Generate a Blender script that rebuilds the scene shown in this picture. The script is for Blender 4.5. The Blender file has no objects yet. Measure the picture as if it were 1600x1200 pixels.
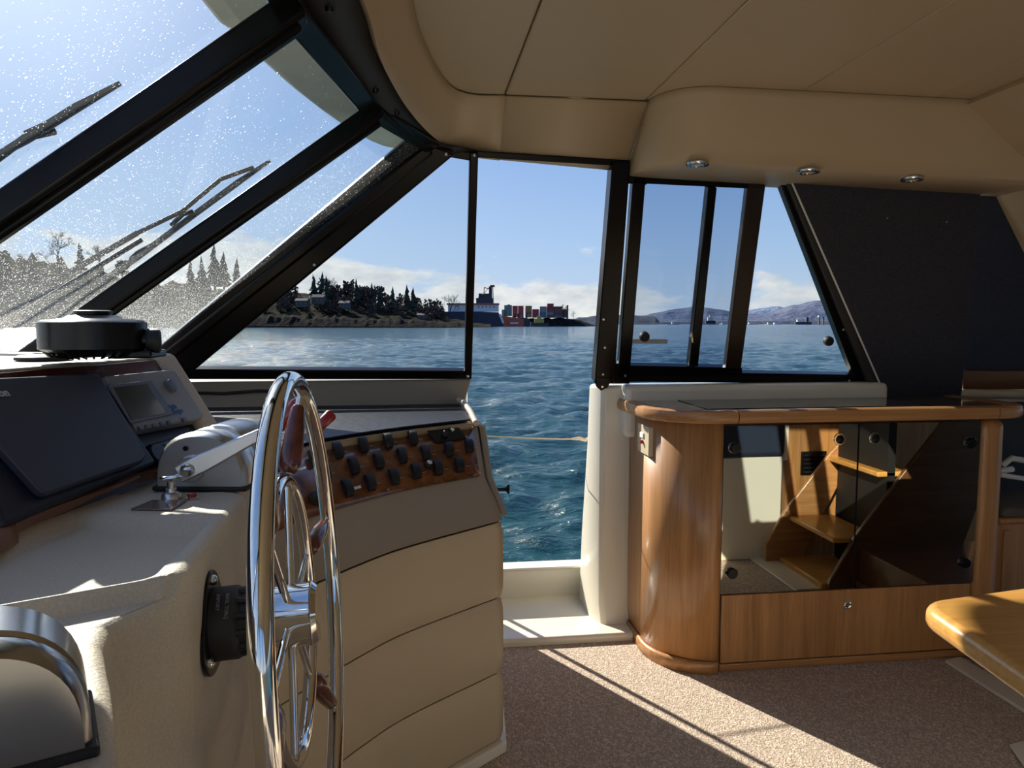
import bpy, bmesh, math, random
import numpy as np
from mathutils import Vector, Matrix
random.seed(4)
sc = bpy.context.scene
col = sc.collection

# ------------------------------------------------------------------ camera
F = 1150.0; HORIZON = 506.0; CAM = np.array([0.0, 0.0, 1.25])
YAW = math.radians(7.4); PITCH = math.atan((600 - HORIZON) / F)
cd = bpy.data.cameras.new('camera'); cd.sensor_width = 36; cd.lens = F * 36 / 1600
cd.clip_start = 0.02; cd.clip_end = 30000
cam = bpy.data.objects.new('camera', cd); col.objects.link(cam)
cam.location = CAM; cam.rotation_euler = (math.pi / 2 - PITCH, 0, -YAW)
sc.camera = cam

# ------------------------------------------------------------------ light
SUN_AZ = math.atan2(0.50, 0.866)      # left of +Y
SUN_EL = math.radians(29.3)
SUN = np.array([-math.sin(SUN_AZ) * math.cos(SUN_EL), math.cos(SUN_AZ) * math.cos(SUN_EL), math.sin(SUN_EL)])
sd = bpy.data.lights.new('sun', 'SUN'); sd.energy = 9.5; sd.angle = math.radians(0.55); sd.color = (1, 0.93, 0.80)
so = bpy.data.objects.new('sun', sd); col.objects.link(so)
so.rotation_euler = Vector(-SUN).to_track_quat('-Z', 'Y').to_euler()
sc.view_settings.view_transform = 'Standard'; sc.view_settings.look = 'None'
sc.view_settings.gamma = 1; sc.view_settings.use_curve_mapping = False
sc.view_settings.exposure = 0.0

def nd(t, typ, **kw):
    n = t.nodes.new(typ)
    for k, v in kw.items():
        if k in ('inp',):
            for a, b in v.items(): n.inputs[a].default_value = b
        else: setattr(n, k, v)
    return n

def ramp(t, stops, interp='LINEAR'):
    n = t.nodes.new('ShaderNodeValToRGB'); n.color_ramp.interpolation = interp
    e = n.color_ramp.elements
    while len(e) < len(stops): e.new(0.5)
    for i, (p, c) in enumerate(stops):
        e[i].position = p; e[i].color = c if len(c) == 4 else (*c, 1)
    return n

def math_n(t, op, a=None, b=None, clamp=False):
    n = t.nodes.new('ShaderNodeMath'); n.operation = op; n.use_clamp = clamp
    for i, v in enumerate((a, b)):
        if v is None: continue
        if hasattr(v, 'links'): t.links.new(v, n.inputs[i])
        else: n.inputs[i].default_value = v
    return n.outputs[0]

w = bpy.data.worlds.new('sky'); sc.world = w; w.use_nodes = True
t = w.node_tree; t.nodes.clear(); L = t.links.new
tc = nd(t, 'ShaderNodeTexCoord'); sep = nd(t, 'ShaderNodeSeparateXYZ'); L(tc.outputs['Generated'], sep.inputs[0])
z = sep.outputs['Z']
sky = ramp(t, [(0.0, (0.56, 0.68, 0.82)), (0.10, (0.40, 0.58, 0.85)), (0.24, (0.225, 0.41, 0.78)), (0.45, (0.16, 0.31, 0.68)), (1.0, (0.10, 0.22, 0.55))])
L(math_n(t, 'MAXIMUM', z, 0.0), sky.inputs[0])
# aureole around the sun
dot = nd(t, 'ShaderNodeVectorMath', operation='DOT_PRODUCT'); L(tc.outputs['Generated'], dot.inputs[0]); dot.inputs[1].default_value = SUN
ca = math_n(t, 'MAXIMUM', dot.outputs['Value'], 0.0)
au = math_n(t, 'ADD', math_n(t, 'MULTIPLY', math_n(t, 'POWER', ca, 7.0), 0.30), math_n(t, 'MULTIPLY', math_n(t, 'POWER', ca, 40.0), 0.75))
mixa = nd(t, 'ShaderNodeMix', data_type='RGBA', blend_type='ADD'); mixa.inputs[0].default_value = 1
aucol = nd(t, 'ShaderNodeMix', data_type='RGBA'); L(au, aucol.inputs[0]); aucol.inputs[6].default_value = (0, 0, 0, 1); aucol.inputs[7].default_value = (1.0, 0.97, 0.86, 1)
L(aucol.outputs[2], mixa.inputs[7])
# low cloud bank all round the horizon
mp = nd(t, 'ShaderNodeMapping'); mp.inputs['Scale'].default_value = (1, 1, 2.6); mp.inputs['Location'].default_value = (4.9, 11.7, 0); L(tc.outputs['Generated'], mp.inputs[0])
n1 = nd(t, 'ShaderNodeTexNoise', inp={'Scale': 7.0, 'Detail': 9.0, 'Roughness': 0.58, 'Distortion': 0.25}); L(mp.outputs[0], n1.inputs[0])
n2 = nd(t, 'ShaderNodeTexNoise', inp={'Scale': 1.7, 'Detail': 2.0}); L(mp.outputs[0], n2.inputs[0])
top = math_n(t, 'ADD', math_n(t, 'MULTIPLY', n2.outputs[0], 0.34), -0.093)      # height of the bank
d = math_n(t, 'DIVIDE', math_n(t, 'SUBTRACT', top, z), 0.06)
dens = math_n(t, 'ADD', d, math_n(t, 'MULTIPLY', math_n(t, 'SUBTRACT', n1.outputs[0], 0.5), 5.5))
cm = ramp(t, [(0.0, (0, 0, 0)), (0.55, (0.75,) * 3), (1.0, (0.95,) * 3)], 'EASE'); L(dens, cm.inputs[0])
n3 = nd(t, 'ShaderNodeTexNoise', inp={'Scale': 16.0, 'Detail': 6.0, 'Roughness': 0.6}); L(mp.outputs[0], n3.inputs[0])
cc = ramp(t, [(0.3, (0.50, 0.56, 0.63)), (0.5, (0.72, 0.75, 0.77)), (0.66, (0.90, 0.89, 0.86))]); L(n3.outputs[0], cc.inputs[0])
mixc = nd(t, 'ShaderNodeMix', data_type='RGBA'); L(cm.outputs[0], mixc.inputs[0]); L(sky.outputs[0], mixc.inputs[6]); L(cc.outputs[0], mixc.inputs[7])
bg = nd(t, 'ShaderNodeBackground'); L(mixc.outputs[2], mixa.inputs[6]); L(mixa.outputs[2], bg.inputs[0]); bg.inputs[1].default_value = 1.0
out = nd(t, 'ShaderNodeOutputWorld'); L(bg.outputs[0], out.inputs[0])

# ------------------------------------------------------------------ geometry helpers
def ray(px, py):
    x = (px - 800) / F; u = -(py - 600) / F
    d2 = math.cos(PITCH) + u * math.sin(PITCH); u2 = u * math.cos(PITCH) - math.sin(PITCH)
    return np.array([x * math.cos(YAW) + d2 * math.sin(YAW), d2 * math.cos(YAW) - x * math.sin(YAW), u2])

def P(px, py, x=None, y=None, z=None, n=None, p=None):
    r = ray(px, py)
    if x is not None: k = x / r[0]
    elif y is not None: k = y / r[1]
    elif z is not None: k = (z - CAM[2]) / r[2]
    else: k = np.dot(np.array(p) - CAM, n) / np.dot(r, n)
    return CAM + k * r

def pix(q):
    v = np.array(q) - CAM
    x = v[0] * math.cos(YAW) - v[1] * math.sin(YAW); d2 = v[0] * math.sin(YAW) + v[1] * math.cos(YAW)
    d = d2 * math.cos(PITCH) - v[2] * math.sin(PITCH); u = v[2] * math.cos(PITCH) + d2 * math.sin(PITCH)
    return np.array([800 + F * x / d, 600 - F * u / d])

WN = np.array([0, 1, 0.31]); WN = WN / np.linalg.norm(WN); WP = np.array([0, 2.87, 1.015])   # the leaning cabin side
def W(px, py, off=0.0): return P(px, py, n=WN, p=WP + WN * off)
def pos(px, dist, z=0.0):                                     # a bearing and a range out on the water
    r = ray(px, HORIZON); r = r[:2] / np.linalg.norm(r[:2]); q = math.atan((px - 800) / F)
    return np.array([r[0] * dist / math.cos(q), r[1] * dist / math.cos(q), z])

def cat(pts, n=8):
    pts = [np.array(p, float) for p in pts]
    q = [2 * pts[0] - pts[1]] + pts + [2 * pts[-1] - pts[-2]]
    o = []
    for i in range(1, len(q) - 2):
        for k in range(n):
            s = k / n; a, b, c, d = q[i - 1], q[i], q[i + 1], q[i + 2]
            o.append(0.5 * (2 * b + (c - a) * s + (2 * a - 5 * b + 4 * c - d) * s * s + (3 * b - a - 3 * c + d) * s ** 3))
    o.append(pts[-1]); return o

def resample(pts, n):
    pts = np.array(pts, float); s = np.r_[0, np.cumsum(np.linalg.norm(np.diff(pts, axis=0), axis=1))]
    u = np.linspace(0, s[-1], n)
    return [np.array([np.interp(a, s, pts[:, k]) for k in range(3)]) for a in u]

def unit(v): v = np.array(v, float); return v / np.linalg.norm(v)
def frame_of(axis):
    a = unit(axis); h = np.array([0, 0, 1.0]) if abs(a[2]) < 0.9 else np.array([1.0, 0, 0])
    u = unit(np.cross(h, a)); return u, np.cross(a, u), a

class MB:
    def __init__(s): s.v = []; s.f = []
    def add(s, vs, fs):
        o = len(s.v); s.v += [tuple(map(float, q)) for q in vs]; s.f += [tuple(i + o for i in q) for q in fs]; return s
    def prism(s, pts, ext):
        n = len(pts); ext = np.array(ext, float)
        pts = [np.array(p, float) for p in pts]
        return s.add(pts + [p + ext for p in pts], [tuple(range(n))[::-1], tuple(range(n, 2 * n))] + [(i, (i + 1) % n, n + (i + 1) % n, n + i) for i in range(n)])
    def box(s, lo, hi):
        (a, b, c), (d, e, f) = lo, hi
        return s.prism([(a, b, c), (d, b, c), (d, e, c), (a, e, c)], (0, 0, f - c))
    def obox(s, c, u, v, w_, su, sv, sw):
        c = np.array(c, float); u, v, w_ = unit(u) * su / 2, unit(v) * sv / 2, unit(w_) * sw / 2
        return s.prism([c - u - v - w_, c + u - v - w_, c + u + v - w_, c - u + v - w_], 2 * w_)
    def bar(s, a, b, wdir, w_, t_):            # box from a to b, width along wdir
        a = np.array(a, float); b = np.array(b, float); ax = unit(b - a); wd = np.array(wdir, float); wd = unit(wd - ax * np.dot(wd, ax))
        return s.obox((a + b) / 2, ax, wd, np.cross(ax, wd), np.linalg.norm(b - a), w_, t_)
    def tube(s, pts, r, seg=8, closed=False, cap=True):
        pts = [np.array(p, float) for p in pts]; n = len(pts)
        rs = r if hasattr(r, '__len__') else [r] * n
        vs = []; prev = None
        for i, p in enumerate(pts):
            tn = unit(pts[(i + 1) % n] - pts[i - 1]) if closed else unit(pts[min(i + 1, n - 1)] - pts[max(i - 1, 0)])
            if prev is None: u, v, _ = frame_of(tn)
            else: u = unit(prev - tn * np.dot(prev, tn)); v = np.cross(tn, u)
            prev = u
            for k in range(seg):
                a = 2 * math.pi * k / seg; vs.append(p + rs[i] * (math.cos(a) * u + math.sin(a) * v))
        fs = []
        for i in range(n if closed else n - 1):
            j = (i + 1) % n
            for k in range(seg): fs.append((i * seg + k, i * seg + (k + 1) % seg, j * seg + (k + 1) % seg, j * seg + k))
        if cap and not closed: fs += [tuple(range(seg))[::-1], tuple((n - 1) * seg + k for k in range(seg))]
        return s.add(vs, fs)
    def lathe(s, prof, origin, axis=(0, 0, 1), seg=24):       # prof: (radius, height)
        u, v, a = frame_of(axis); o = np.array(origin, float); n = len(prof); vs = []
        for r, h in prof:
            for k in range(seg):
                q = 2 * math.pi * k / seg; vs.append(o + a * h + max(r, 1e-5) * (math.cos(q) * u + math.sin(q) * v))
        fs = [(i * seg + k, i * seg + (k + 1) % seg, (i + 1) * seg + (k + 1) % seg, (i + 1) * seg + k) for i in range(n - 1) for k in range(seg)]
        fs += [tuple(range(seg))[::-1], tuple((n - 1) * seg + k for k in range(seg))]
        return s.add(vs, fs)
    def loft(s, rows, closed=False):                          # rows of equal length
        m = len(rows[0]); vs = [p for r in rows for p in r]; fs = []
        for i in range(len(rows) - 1):
            for k in range(m if closed else m - 1):
                j = (k + 1) % m; fs.append((i * m + k, i * m + j, (i + 1) * m + j, (i + 1) * m + k))
        return s.add(vs, fs)

ORG = {}
def tag(o, label=None, cat_=None, group=None, kind=None):
    if label: o['label'] = label
    if cat_: o['category'] = cat_
    if group: o['group'] = group
    if kind: o['kind'] = kind
    return o
def thing(name, label, cat_, loc=(0, 0, 0), group=None, kind=None):
    o = bpy.data.objects.new(name, None); o.empty_display_size = 0.05; col.objects.link(o); o.location = loc
    ORG[o.name] = np.array(loc, float)
    return tag(o, label, cat_, group, kind)
def build(mb, name, mat, parent=None, bevel=0, seg=2, smooth=False, label=None, solid=0, subs=0):
    v = np.array(mb.v)
    if parent is None: og = np.array([(v[:, 0].min() + v[:, 0].max()) / 2, (v[:, 1].min() + v[:, 1].max()) / 2, v[:, 2].min()])
    else: og = ORG[parent.name]
    me = bpy.data.meshes.new(name); me.from_pydata([tuple(q) for q in (v - og)], [], mb.f)
    bm = bmesh.new(); bm.from_mesh(me)
    if not solid: bmesh.ops.recalc_face_normals(bm, faces=bm.faces)
    bm.to_mesh(me); bm.free()
    me.materials.append(mat)
    if smooth or bevel:
        me.polygons.foreach_set('use_smooth', [True] * len(me.polygons))
        try: me.set_sharp_from_angle(angle=math.radians(38))
        except Exception: pass
    o = bpy.data.objects.new(name, me); col.objects.link(o)
    ORG[o.name] = og
    if parent is None: o.location = og
    else: o.parent = parent
    if solid:
        m = o.modifiers.new('solid', 'SOLIDIFY'); m.thickness = abs(solid); m.offset = 1 if solid > 0 else -1
    if bevel:
        m = o.modifiers.new('bevel', 'BEVEL'); m.width = bevel; m.segments = seg; m.limit_method = 'ANGLE'; m.angle_limit = math.radians(40)
    if subs: m = o.modifiers.new('sub', 'SUBSURF'); m.levels = m.render_levels = subs
    if label: o['label'] = label
    return o
def dup(root, delta, parent=None):
    c = root.copy(); col.objects.link(c)
    if parent is None: c.location = Vector(root.location) + Vector(delta)
    else: c.parent = parent
    for ch in [q for q in bpy.data.objects if q.parent is root]: dup(ch, delta, c)
    return c
def text(body, size, mat, parent, origin, ux, uy, name='lettering', depth=0.0004, shear=0.0, bold=0.0):
    cu = bpy.data.curves.new('txt', 'FONT'); cu.body = body; cu.size = size; cu.extrude = depth; cu.shear = shear; cu.offset = bold
    cu.resolution_u = 2
    tmp = bpy.data.objects.new('txt', cu); col.objects.link(tmp)
    dg = bpy.context.evaluated_depsgraph_get(); me = bpy.data.meshes.new_from_object(tmp.evaluated_get(dg))
    bpy.data.objects.remove(tmp)
    ux = unit(ux); uy = unit(uy); nn = np.cross(ux, uy); og = ORG[parent.name]; o_ = np.array(origin)
    co = np.zeros(len(me.vertices) * 3); me.vertices.foreach_get('co', co); co = co.reshape(-1, 3)
    co = o_ - og + co[:, :1] * ux + co[:, 1:2] * uy + co[:, 2:] * nn
    me.vertices.foreach_set('co', co.ravel()); me.update(); me.materials.clear(); me.materials.append(mat)
    o = bpy.data.objects.new(name, me); col.objects.link(o); o.parent = parent; ORG[o.name] = og
    return o

# ------------------------------------------------------------------ materials
def mat(name, c, rough=0.5, metal=0.0, bump=None, vary=None, coat=0.0, spec=0.5, sheen=0.0):
    m = bpy.data.materials.new(name); m.use_nodes = True; t = m.node_tree; b = t.nodes['Principled BSDF']
    b.inputs['Base Color'].default_value = (*c, 1); b.inputs['Roughness'].default_value = rough; b.inputs['Metallic'].default_value = metal
    b.inputs['Coat Weight'].default_value = coat; b.inputs['Coat Roughness'].default_value = 0.06; b.inputs['Specular IOR Level'].default_value = spec
    b.inputs['Sheen Weight'].default_value = sheen
    tc = nd(t, 'ShaderNodeTexCoord')
    if vary:
        sc_, amt = vary[:2]
        n = nd(t, 'ShaderNodeTexNoise', inp={'Scale': sc_, 'Detail': 5.0}); t.links.new(tc.outputs['Object'], n.inputs[0])
        r = ramp(t, [(0.3, tuple(x * (1 - amt) for x in c)), (0.7, tuple(min(1, x * (1 + amt)) for x in c))]); t.links.new(n.outputs[0], r.inputs[0])
        t.links.new(r.outputs[0], b.inputs['Base Color'])
    if bump:
        n = nd(t, 'ShaderNodeTexNoise', inp={'Scale': bump[0], 'Detail': 3.0}); t.links.new(tc.outputs['Object'], n.inputs[0])
        bp = nd(t, 'ShaderNodeBump', inp={'Strength': bump[1], 'Distance': bump[2] if len(bump) > 2 else 0.002}); t.links.new(n.outputs[0], bp.inputs['Height']); t.links.new(bp.outputs[0], b.inputs['Normal'])
    return m

def wood(name, c1, c2, stretch, rough=0.35, coat=0.25, scale=1.0):
    m = bpy.data.materials.new(name); m.use_nodes = True; t = m.node_tree; b = t.nodes['Principled BSDF']; Lk = t.links.new
    tc = nd(t, 'ShaderNodeTexCoord'); mp = nd(t, 'ShaderNodeMapping'); mp.inputs['Scale'].default_value = stretch; Lk(tc.outputs['Object'], mp.inputs[0])
    n = nd(t, 'ShaderNodeTexNoise', inp={'Scale': 60.0 * scale, 'Detail': 6.0, 'Roughness': 0.65, 'Distortion': 0.6}); Lk(mp.outputs[0], n.inputs[0])
    n2 = nd(t, 'ShaderNodeTexNoise', inp={'Scale': 9.0 * scale, 'Detail': 3.0, 'Distortion': 1.5}); Lk(mp.outputs[0], n2.inputs[0])
    s = math_n(t, 'ADD', math_n(t, 'MULTIPLY', n.outputs[0], 0.55), math_n(t, 'MULTIPLY', n2.outputs[0], 0.45))
    r = ramp(t, [(0.32, c1), (0.5, tuple((a + b_) / 2 for a, b_ in zip(c1, c2))), (0.66, c2)]); Lk(s, r.inputs[0]); Lk(r.outputs[0], b.inputs['Base Color'])
    b.inputs['Roughness'].default_value = rough; b.inputs['Coat Weight'].default_value = coat; b.inputs['Coat Roughness'].default_value = 0.12
    bp = nd(t, 'ShaderNodeBump', inp={'Strength': 0.12, 'Distance': 0.0008}); Lk(n.outputs[0], bp.inputs['Height']); Lk(bp.outputs[0], b.inputs['Normal'])
    return m

def glass(name, tint=(0.95, 0.97, 0.96), dirt=0.0, refl=1.0):
    m = bpy.data.materials.new(name); m.use_nodes = True; t = m.node_tree; t.nodes.clear(); Lk = t.links.new
    tr = nd(t, 'ShaderNodeBsdfTransparent'); tr.inputs[0].default_value = (*tint, 1)
    gl = nd(t, 'ShaderNodeBsdfGlossy', inp={'Roughness': 0.0}); fr = nd(t, 'ShaderNodeFresnel', inp={'IOR': 1.3})
    mx = nd(t, 'ShaderNodeMixShader'); Lk(math_n(t, 'MULTIPLY', fr.outputs[0], refl), mx.inputs[0]); Lk(tr.outputs[0], mx.inputs[1]); Lk(gl.outputs[0], mx.inputs[2])
    fin = mx
    if dirt:
        tc = nd(t, 'ShaderNodeTexCoord')
        big = nd(t, 'ShaderNodeTexNoise', inp={'Scale': 1.8, 'Detail': 3.0}); Lk(tc.outputs['Object'], big.inputs[0])
        sp = nd(t, 'ShaderNodeSeparateXYZ'); Lk(tc.outputs['Object'], sp.inputs[0])
        low = math_n(t, 'MULTIPLY', math_n(t, 'SUBTRACT', 0.36, sp.outputs['Z']), 3.2, True)      # salt spray dried on the lower glass
        cov = math_n(t, 'ADD', low, math_n(t, 'MULTIPLY', math_n(t, 'SUBTRACT', big.outputs[0], 0.45), 0.5))
        v1 = nd(t, 'ShaderNodeTexVoronoi', inp={'Scale': 300.0, 'Randomness': 1.0}); Lk(tc.outputs['Object'], v1.inputs[0])
        rnd = nd(t, 'ShaderNodeSeparateColor'); Lk(v1.outputs['Color'], rnd.inputs[0])
        siz = math_n(t, 'MULTIPLY', rnd.outputs[0], 0.40)
        dot_ = math_n(t, 'LESS_THAN', v1.outputs['Distance'], siz)
        pres = math_n(t, 'LESS_THAN', rnd.outputs[1], math_n(t, 'ADD', math_n(t, 'MULTIPLY', cov, 0.95), 0.06))
        v2 = nd(t, 'ShaderNodeTexVoronoi', inp={'Scale': 75.0}); Lk(tc.outputs['Object'], v2.inputs[0])
        rn2 = nd(t, 'ShaderNodeSeparateColor'); Lk(v2.outputs['Color'], rn2.inputs[0])
        d2 = math_n(t, 'MULTIPLY', math_n(t, 'LESS_THAN', v2.outputs['Distance'], 0.16), math_n(t, 'LESS_THAN', rn2.outputs[1], 0.06))
        spots = math_n(t, 'MAXIMUM', math_n(t, 'MULTIPLY', dot_, pres), d2)
        film = math_n(t, 'MULTIPLY', math_n(t, 'ADD', cov, 0.12, True), 0.075)
        fac = math_n(t, 'MULTIPLY', math_n(t, 'MAXIMUM', math_n(t, 'MULTIPLY', spots, 0.75), film), dirt, True)
        tl = nd(t, 'ShaderNodeBsdfTranslucent'); tl.inputs[0].default_value = (0.95, 0.95, 0.9, 1)
        m2 = nd(t, 'ShaderNodeMixShader'); Lk(fac, m2.inputs[0]); Lk(mx.outputs[0], m2.inputs[1]); Lk(tl.outputs[0], m2.inputs[2]); fin = m2
    o = nd(t, 'ShaderNodeOutputMaterial'); Lk(fin.outputs[0], o.inputs[0])
    return m

M = {}
M['headliner'] = mat('cream_vinyl', (0.60, 0.475, 0.315), 0.42, bump=(420, 0.15, 0.001))
M['gelcoat'] = mat('white_gelcoat', (0.86, 0.82, 0.70), 0.22, coat=0.3)
M['liner'] = mat('cream_liner', (0.58, 0.50, 0.38), 0.45)
M['liner_shaded'] = mat('shaded_liner', (0.30, 0.265, 0.215), 0.5)  # liner tone darkened for the weak bounce light beside the dark dash
M['vinyl'] = mat('cream_upholstery', (0.62, 0.505, 0.34), 0.42, bump=(300, 0.12, 0.001))
M['console'] = mat('textured_tan_moulding', (0.52, 0.455, 0.36), 0.6, bump=(260, 0.7, 0.0016), vary=(300, 0.10))
M['console_face'] = mat('tan_moulding', (0.40, 0.315, 0.21), 0.5, bump=(350, 0.2, 0.001))
M['black'] = mat('black_anodised_frame', (0.004, 0.0035, 0.0035), 0.24, spec=0.22)
M['trimblack'] = mat('matte_black_trim', (0.006, 0.006, 0.007), 0.5, spec=0.15)
M['header'] = mat('charcoal_header', (0.035, 0.033, 0.034), 0.55, bump=(200, 0.1))
M['plastic'] = mat('black_plastic', (0.006, 0.006, 0.008), 0.25, spec=0.35)
M['rubber'] = mat('matte_black_rubber', (0.012, 0.012, 0.013), 0.6)
M['pad'] = mat('black_dash_pad', (0.012, 0.014, 0.022), 0.42, bump=(28, 0.5, 0.004), spec=0.15)
M['chrome'] = mat('polished_stainless', (0.78, 0.76, 0.72), 0.07, 1.0)
M['satin'] = mat('satin_aluminium', (0.62, 0.62, 0.62), 0.30, 0.9)
M['steel_grey'] = mat('brushed_grey_steel', (0.42, 0.42, 0.42), 0.20, 1.0)
M['rosewood'] = mat('rosewood_handle', (0.10, 0.022, 0.016), 0.25, vary=(40, 0.4), coat=0.5)
M['red'] = mat('red_knob', (0.30, 0.012, 0.010), 0.25, coat=0.4)
M['burl'] = wood('burl_veneer', (0.045, 0.012, 0.005), (0.30, 0.10, 0.03), (0.9, 0.9, 0.9), 0.22, 0.6, 0.55)
M['redburl'] = wood('dark_red_burl_veneer', (0.03, 0.008, 0.005), (0.13, 0.03, 0.015), (0.9, 0.9, 0.9), 0.25, 0.5, 0.5)
M['oak_v'] = wood('oak_vertical_grain', (0.31, 0.14, 0.046), (0.60, 0.31, 0.12), (1, 1, 0.05))
M['oak_h'] = wood('oak_horizontal_grain', (0.32, 0.145, 0.05), (0.60, 0.31, 0.12), (0.05, 1, 1))
M['table'] = wood('golden_oak_table', (0.52, 0.25, 0.06), (0.78, 0.42, 0.11), (0.06, 1, 1), 0.3, 0.4)
M['trimwood'] = wood('teak_trim', (0.16, 0.065, 0.035), (0.27, 0.12, 0.06), (1, 0.06, 1), 0.4, 0.2)
M['darkwood'] = wood('brown_wood', (0.09, 0.04, 0.018), (0.16, 0.075, 0.03), (0.06, 1, 1), 0.35, 0.3)
M['laminate'] = mat('glossy_brown_laminate', (0.16, 0.115, 0.085), 0.08, coat=0.5)
M['blackglass'] = mat('black_glass', (0.006, 0.006, 0.008), 0.04)
M['mirror'] = mat('smoked_mirror', (0.60, 0.575, 0.48), 0.015, 1.0)
M['shade'] = mat('charcoal_shade_cloth', (0.028, 0.030, 0.045), 0.75, bump=(160, 0.5, 0.002), vary=(120, 0.3))
M['shade2'] = mat('navy_shade_cloth', (0.022, 0.030, 0.060), 0.75, bump=(160, 0.4, 0.002), vary=(120, 0.25))
M['blue'] = mat('navy_cushion', (0.02, 0.03, 0.06), 0.8, bump=(100, 0.4))
M['navyplastic'] = mat('navy_grey_plastic', (0.035, 0.042, 0.065), 0.45)
M['darknavy'] = mat('dark_navy_plastic', (0.010, 0.014, 0.030), 0.4)
M['greyplastic'] = mat('light_grey_plastic', (0.26, 0.26, 0.25), 0.45)
M['bezel'] = mat('blue_grey_bezel', (0.12, 0.135, 0.18), 0.4)
M['screen'] = mat('unlit_screen', (0.035, 0.035, 0.035), 0.15)
M['lcd'] = mat('pale_lcd', (0.20, 0.20, 0.15), 0.2)
M['print_blue'] = mat('blue_print', (0.03, 0.10, 0.30), 0.5)
M['print_grey'] = mat('grey_print', (0.40, 0.42, 0.45), 0.5)
M['print_dim'] = mat('dim_print', (0.16, 0.16, 0.17), 0.6)
M['white'] = mat('white_plastic', (0.78, 0.78, 0.75), 0.4)
M['beige'] = mat('beige_plastic', (0.55, 0.47, 0.32), 0.4)
M['placard'] = mat('brown_film_placard', (0.20, 0.13, 0.10), 0.15, coat=0.6)
M['rope'] = mat('tan_rope', (0.55, 0.45, 0.33), 0.8, bump=(400, 0.6))
M['overhang'] = mat('grey_white_fibreglass', (0.60, 0.62, 0.55), 0.5, vary=(6, 0.12))
M['glass'] = glass('clear_glass', (0.96, 0.97, 0.97), refl=0.5)
M['tinted'] = glass('tinted_glass', (0.74, 0.79, 0.84), refl=0.5)
M['wind'] = glass('salty_windscreen_glass', (0.95, 0.97, 0.97), dirt=1.0, refl=0.12)
M['carpet'] = None
def carpet():
    m = bpy.data.materials.new('beige_loop_carpet'); m.use_nodes = True; t = m.node_tree; b = t.nodes['Principled BSDF']; Lk = t.links.new
    tc = nd(t, 'ShaderNodeTexCoord'); w1 = nd(t, 'ShaderNodeTexNoise', inp={'Scale': 3.0, 'Detail': 2.0}); Lk(tc.outputs['Object'], w1.inputs[0])
    va = nd(t, 'ShaderNodeVectorMath', operation='MULTIPLY_ADD'); Lk(w1.outputs['Color'], va.inputs[0]); va.inputs[1].default_value = (0.10,) * 3; Lk(tc.outputs['Object'], va.inputs[2])
    mp = nd(t, 'ShaderNodeMapping'); mp.inputs['Scale'].default_value = (1.0, 0.7, 1); Lk(va.outputs[0], mp.inputs[0])
    v = nd(t, 'ShaderNodeTexVoronoi', inp={'Scale': 210.0}); Lk(mp.outputs[0], v.inputs[0])
    n = nd(t, 'ShaderNodeTexNoise', inp={'Scale': 90.0, 'Detail': 6.0}); Lk(mp.outputs[0], n.inputs[0])
    h = math_n(t, 'ADD', math_n(t, 'MULTIPLY', v.outputs['Distance'], -0.8), n.outputs[0])
    r = ramp(t, [(0.0, (0.40, 0.315, 0.245)), (0.45, (0.83, 0.69, 0.56))]); Lk(h, r.inputs[0]); Lk(r.outputs[0], b.inputs['Base Color'])
    bp = nd(t, 'ShaderNodeBump', inp={'Strength': 0.7, 'Distance': 0.004}); Lk(h, bp.inputs['Height']); Lk(bp.outputs[0], b.inputs['Normal'])
    b.inputs['Roughness'].default_value = 0.9; b.inputs['Sheen Weight'].default_value = 0.15; b.inputs['Specular IOR Level'].default_value = 0.1
    return m
M['carpet'] = carpet()

# ------------------------------------------------------------------ the setting: floor, cabin sides, ceiling
fl = MB().box((-0.9, -2.5, -0.04), (4.2, 2.765, 0.0))
tag(build(fl, 'floor', M['carpet']), 'beige looped carpet covering the cabin floor', kind='structure')

wall = thing('wall_port', 'cream moulded cabin side under the windows and round the open doorway', None, (0, 2.87, 0), kind='structure')
# liner forward of the doorway: upright to the sill, ends in the doorway
build(MB().prism([(-1.6, 2.90, -0.2), (0.19, 2.90, -0.2), (0.19, 2.90, 0.955), (0.213, 2.862, 1.035), (-1.6, 2.862, 1.035)], (0, 0.26, 0)), 'liner_panel', M['liner_shaded'], wall, bevel=0.008)
# liner aft of the doorway
build(MB().prism([(0.80, 2.885, 0.0), (4.2, 2.885, 0.0), (4.2, 2.885, 0.99), (0.79, 2.885, 0.99)], (0, 0.26, 0)), 'liner_panel', M['gelcoat'], wall, bevel=0.012)
ledge = [W(966, 598), W(1345, 598), W(1372, 616), P(1372, 622, y=2.80), P(962, 620, y=2.80)]
build(MB().box((0.81, 2.79, 0.80), (1.93, 2.90, 1.01)), 'window_ledge', M['gelcoat'], wall, bevel=0.025, seg=3)
# moulded door pillar
jb = MB()
def jamb_row(z, y0, y1, x0, x1): return [np.array(q) for q in ((x0, y1, z), (x0 - 0.006, y0 + 0.08, z), (x0 + 0.030, y0, z), (x1, y0, z), (x1, y1, z))]
jb.loft([jamb_row(-0.02, 2.81, 3.16, 0.712, 0.90), jamb_row(0.10, 2.865, 3.14, 0.710, 0.90), jamb_row(0.35, 2.87, 3.10, 0.709, 0.90), jamb_row(0.75, 2.865, 3.0, 0.708, 0.88), jamb_row(1.005, 2.855, 2.96, 0.708, 0.83)], True)
jb.f += [(0, 1, 2, 3, 4)[::-1], (20, 21, 22, 23, 24)]
build(jb, 'door_pillar', M['gelcoat'], wall, bevel=0.015, seg=3)
st = MB()
st.tube([(0.745, 3.03, 0.05), (0.742, 3.00, 0.5), (0.742, 2.93, 0.95)], 0.028, 12)
build(st, 'moulded_rib', M['gelcoat'], wall, smooth=True)

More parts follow.
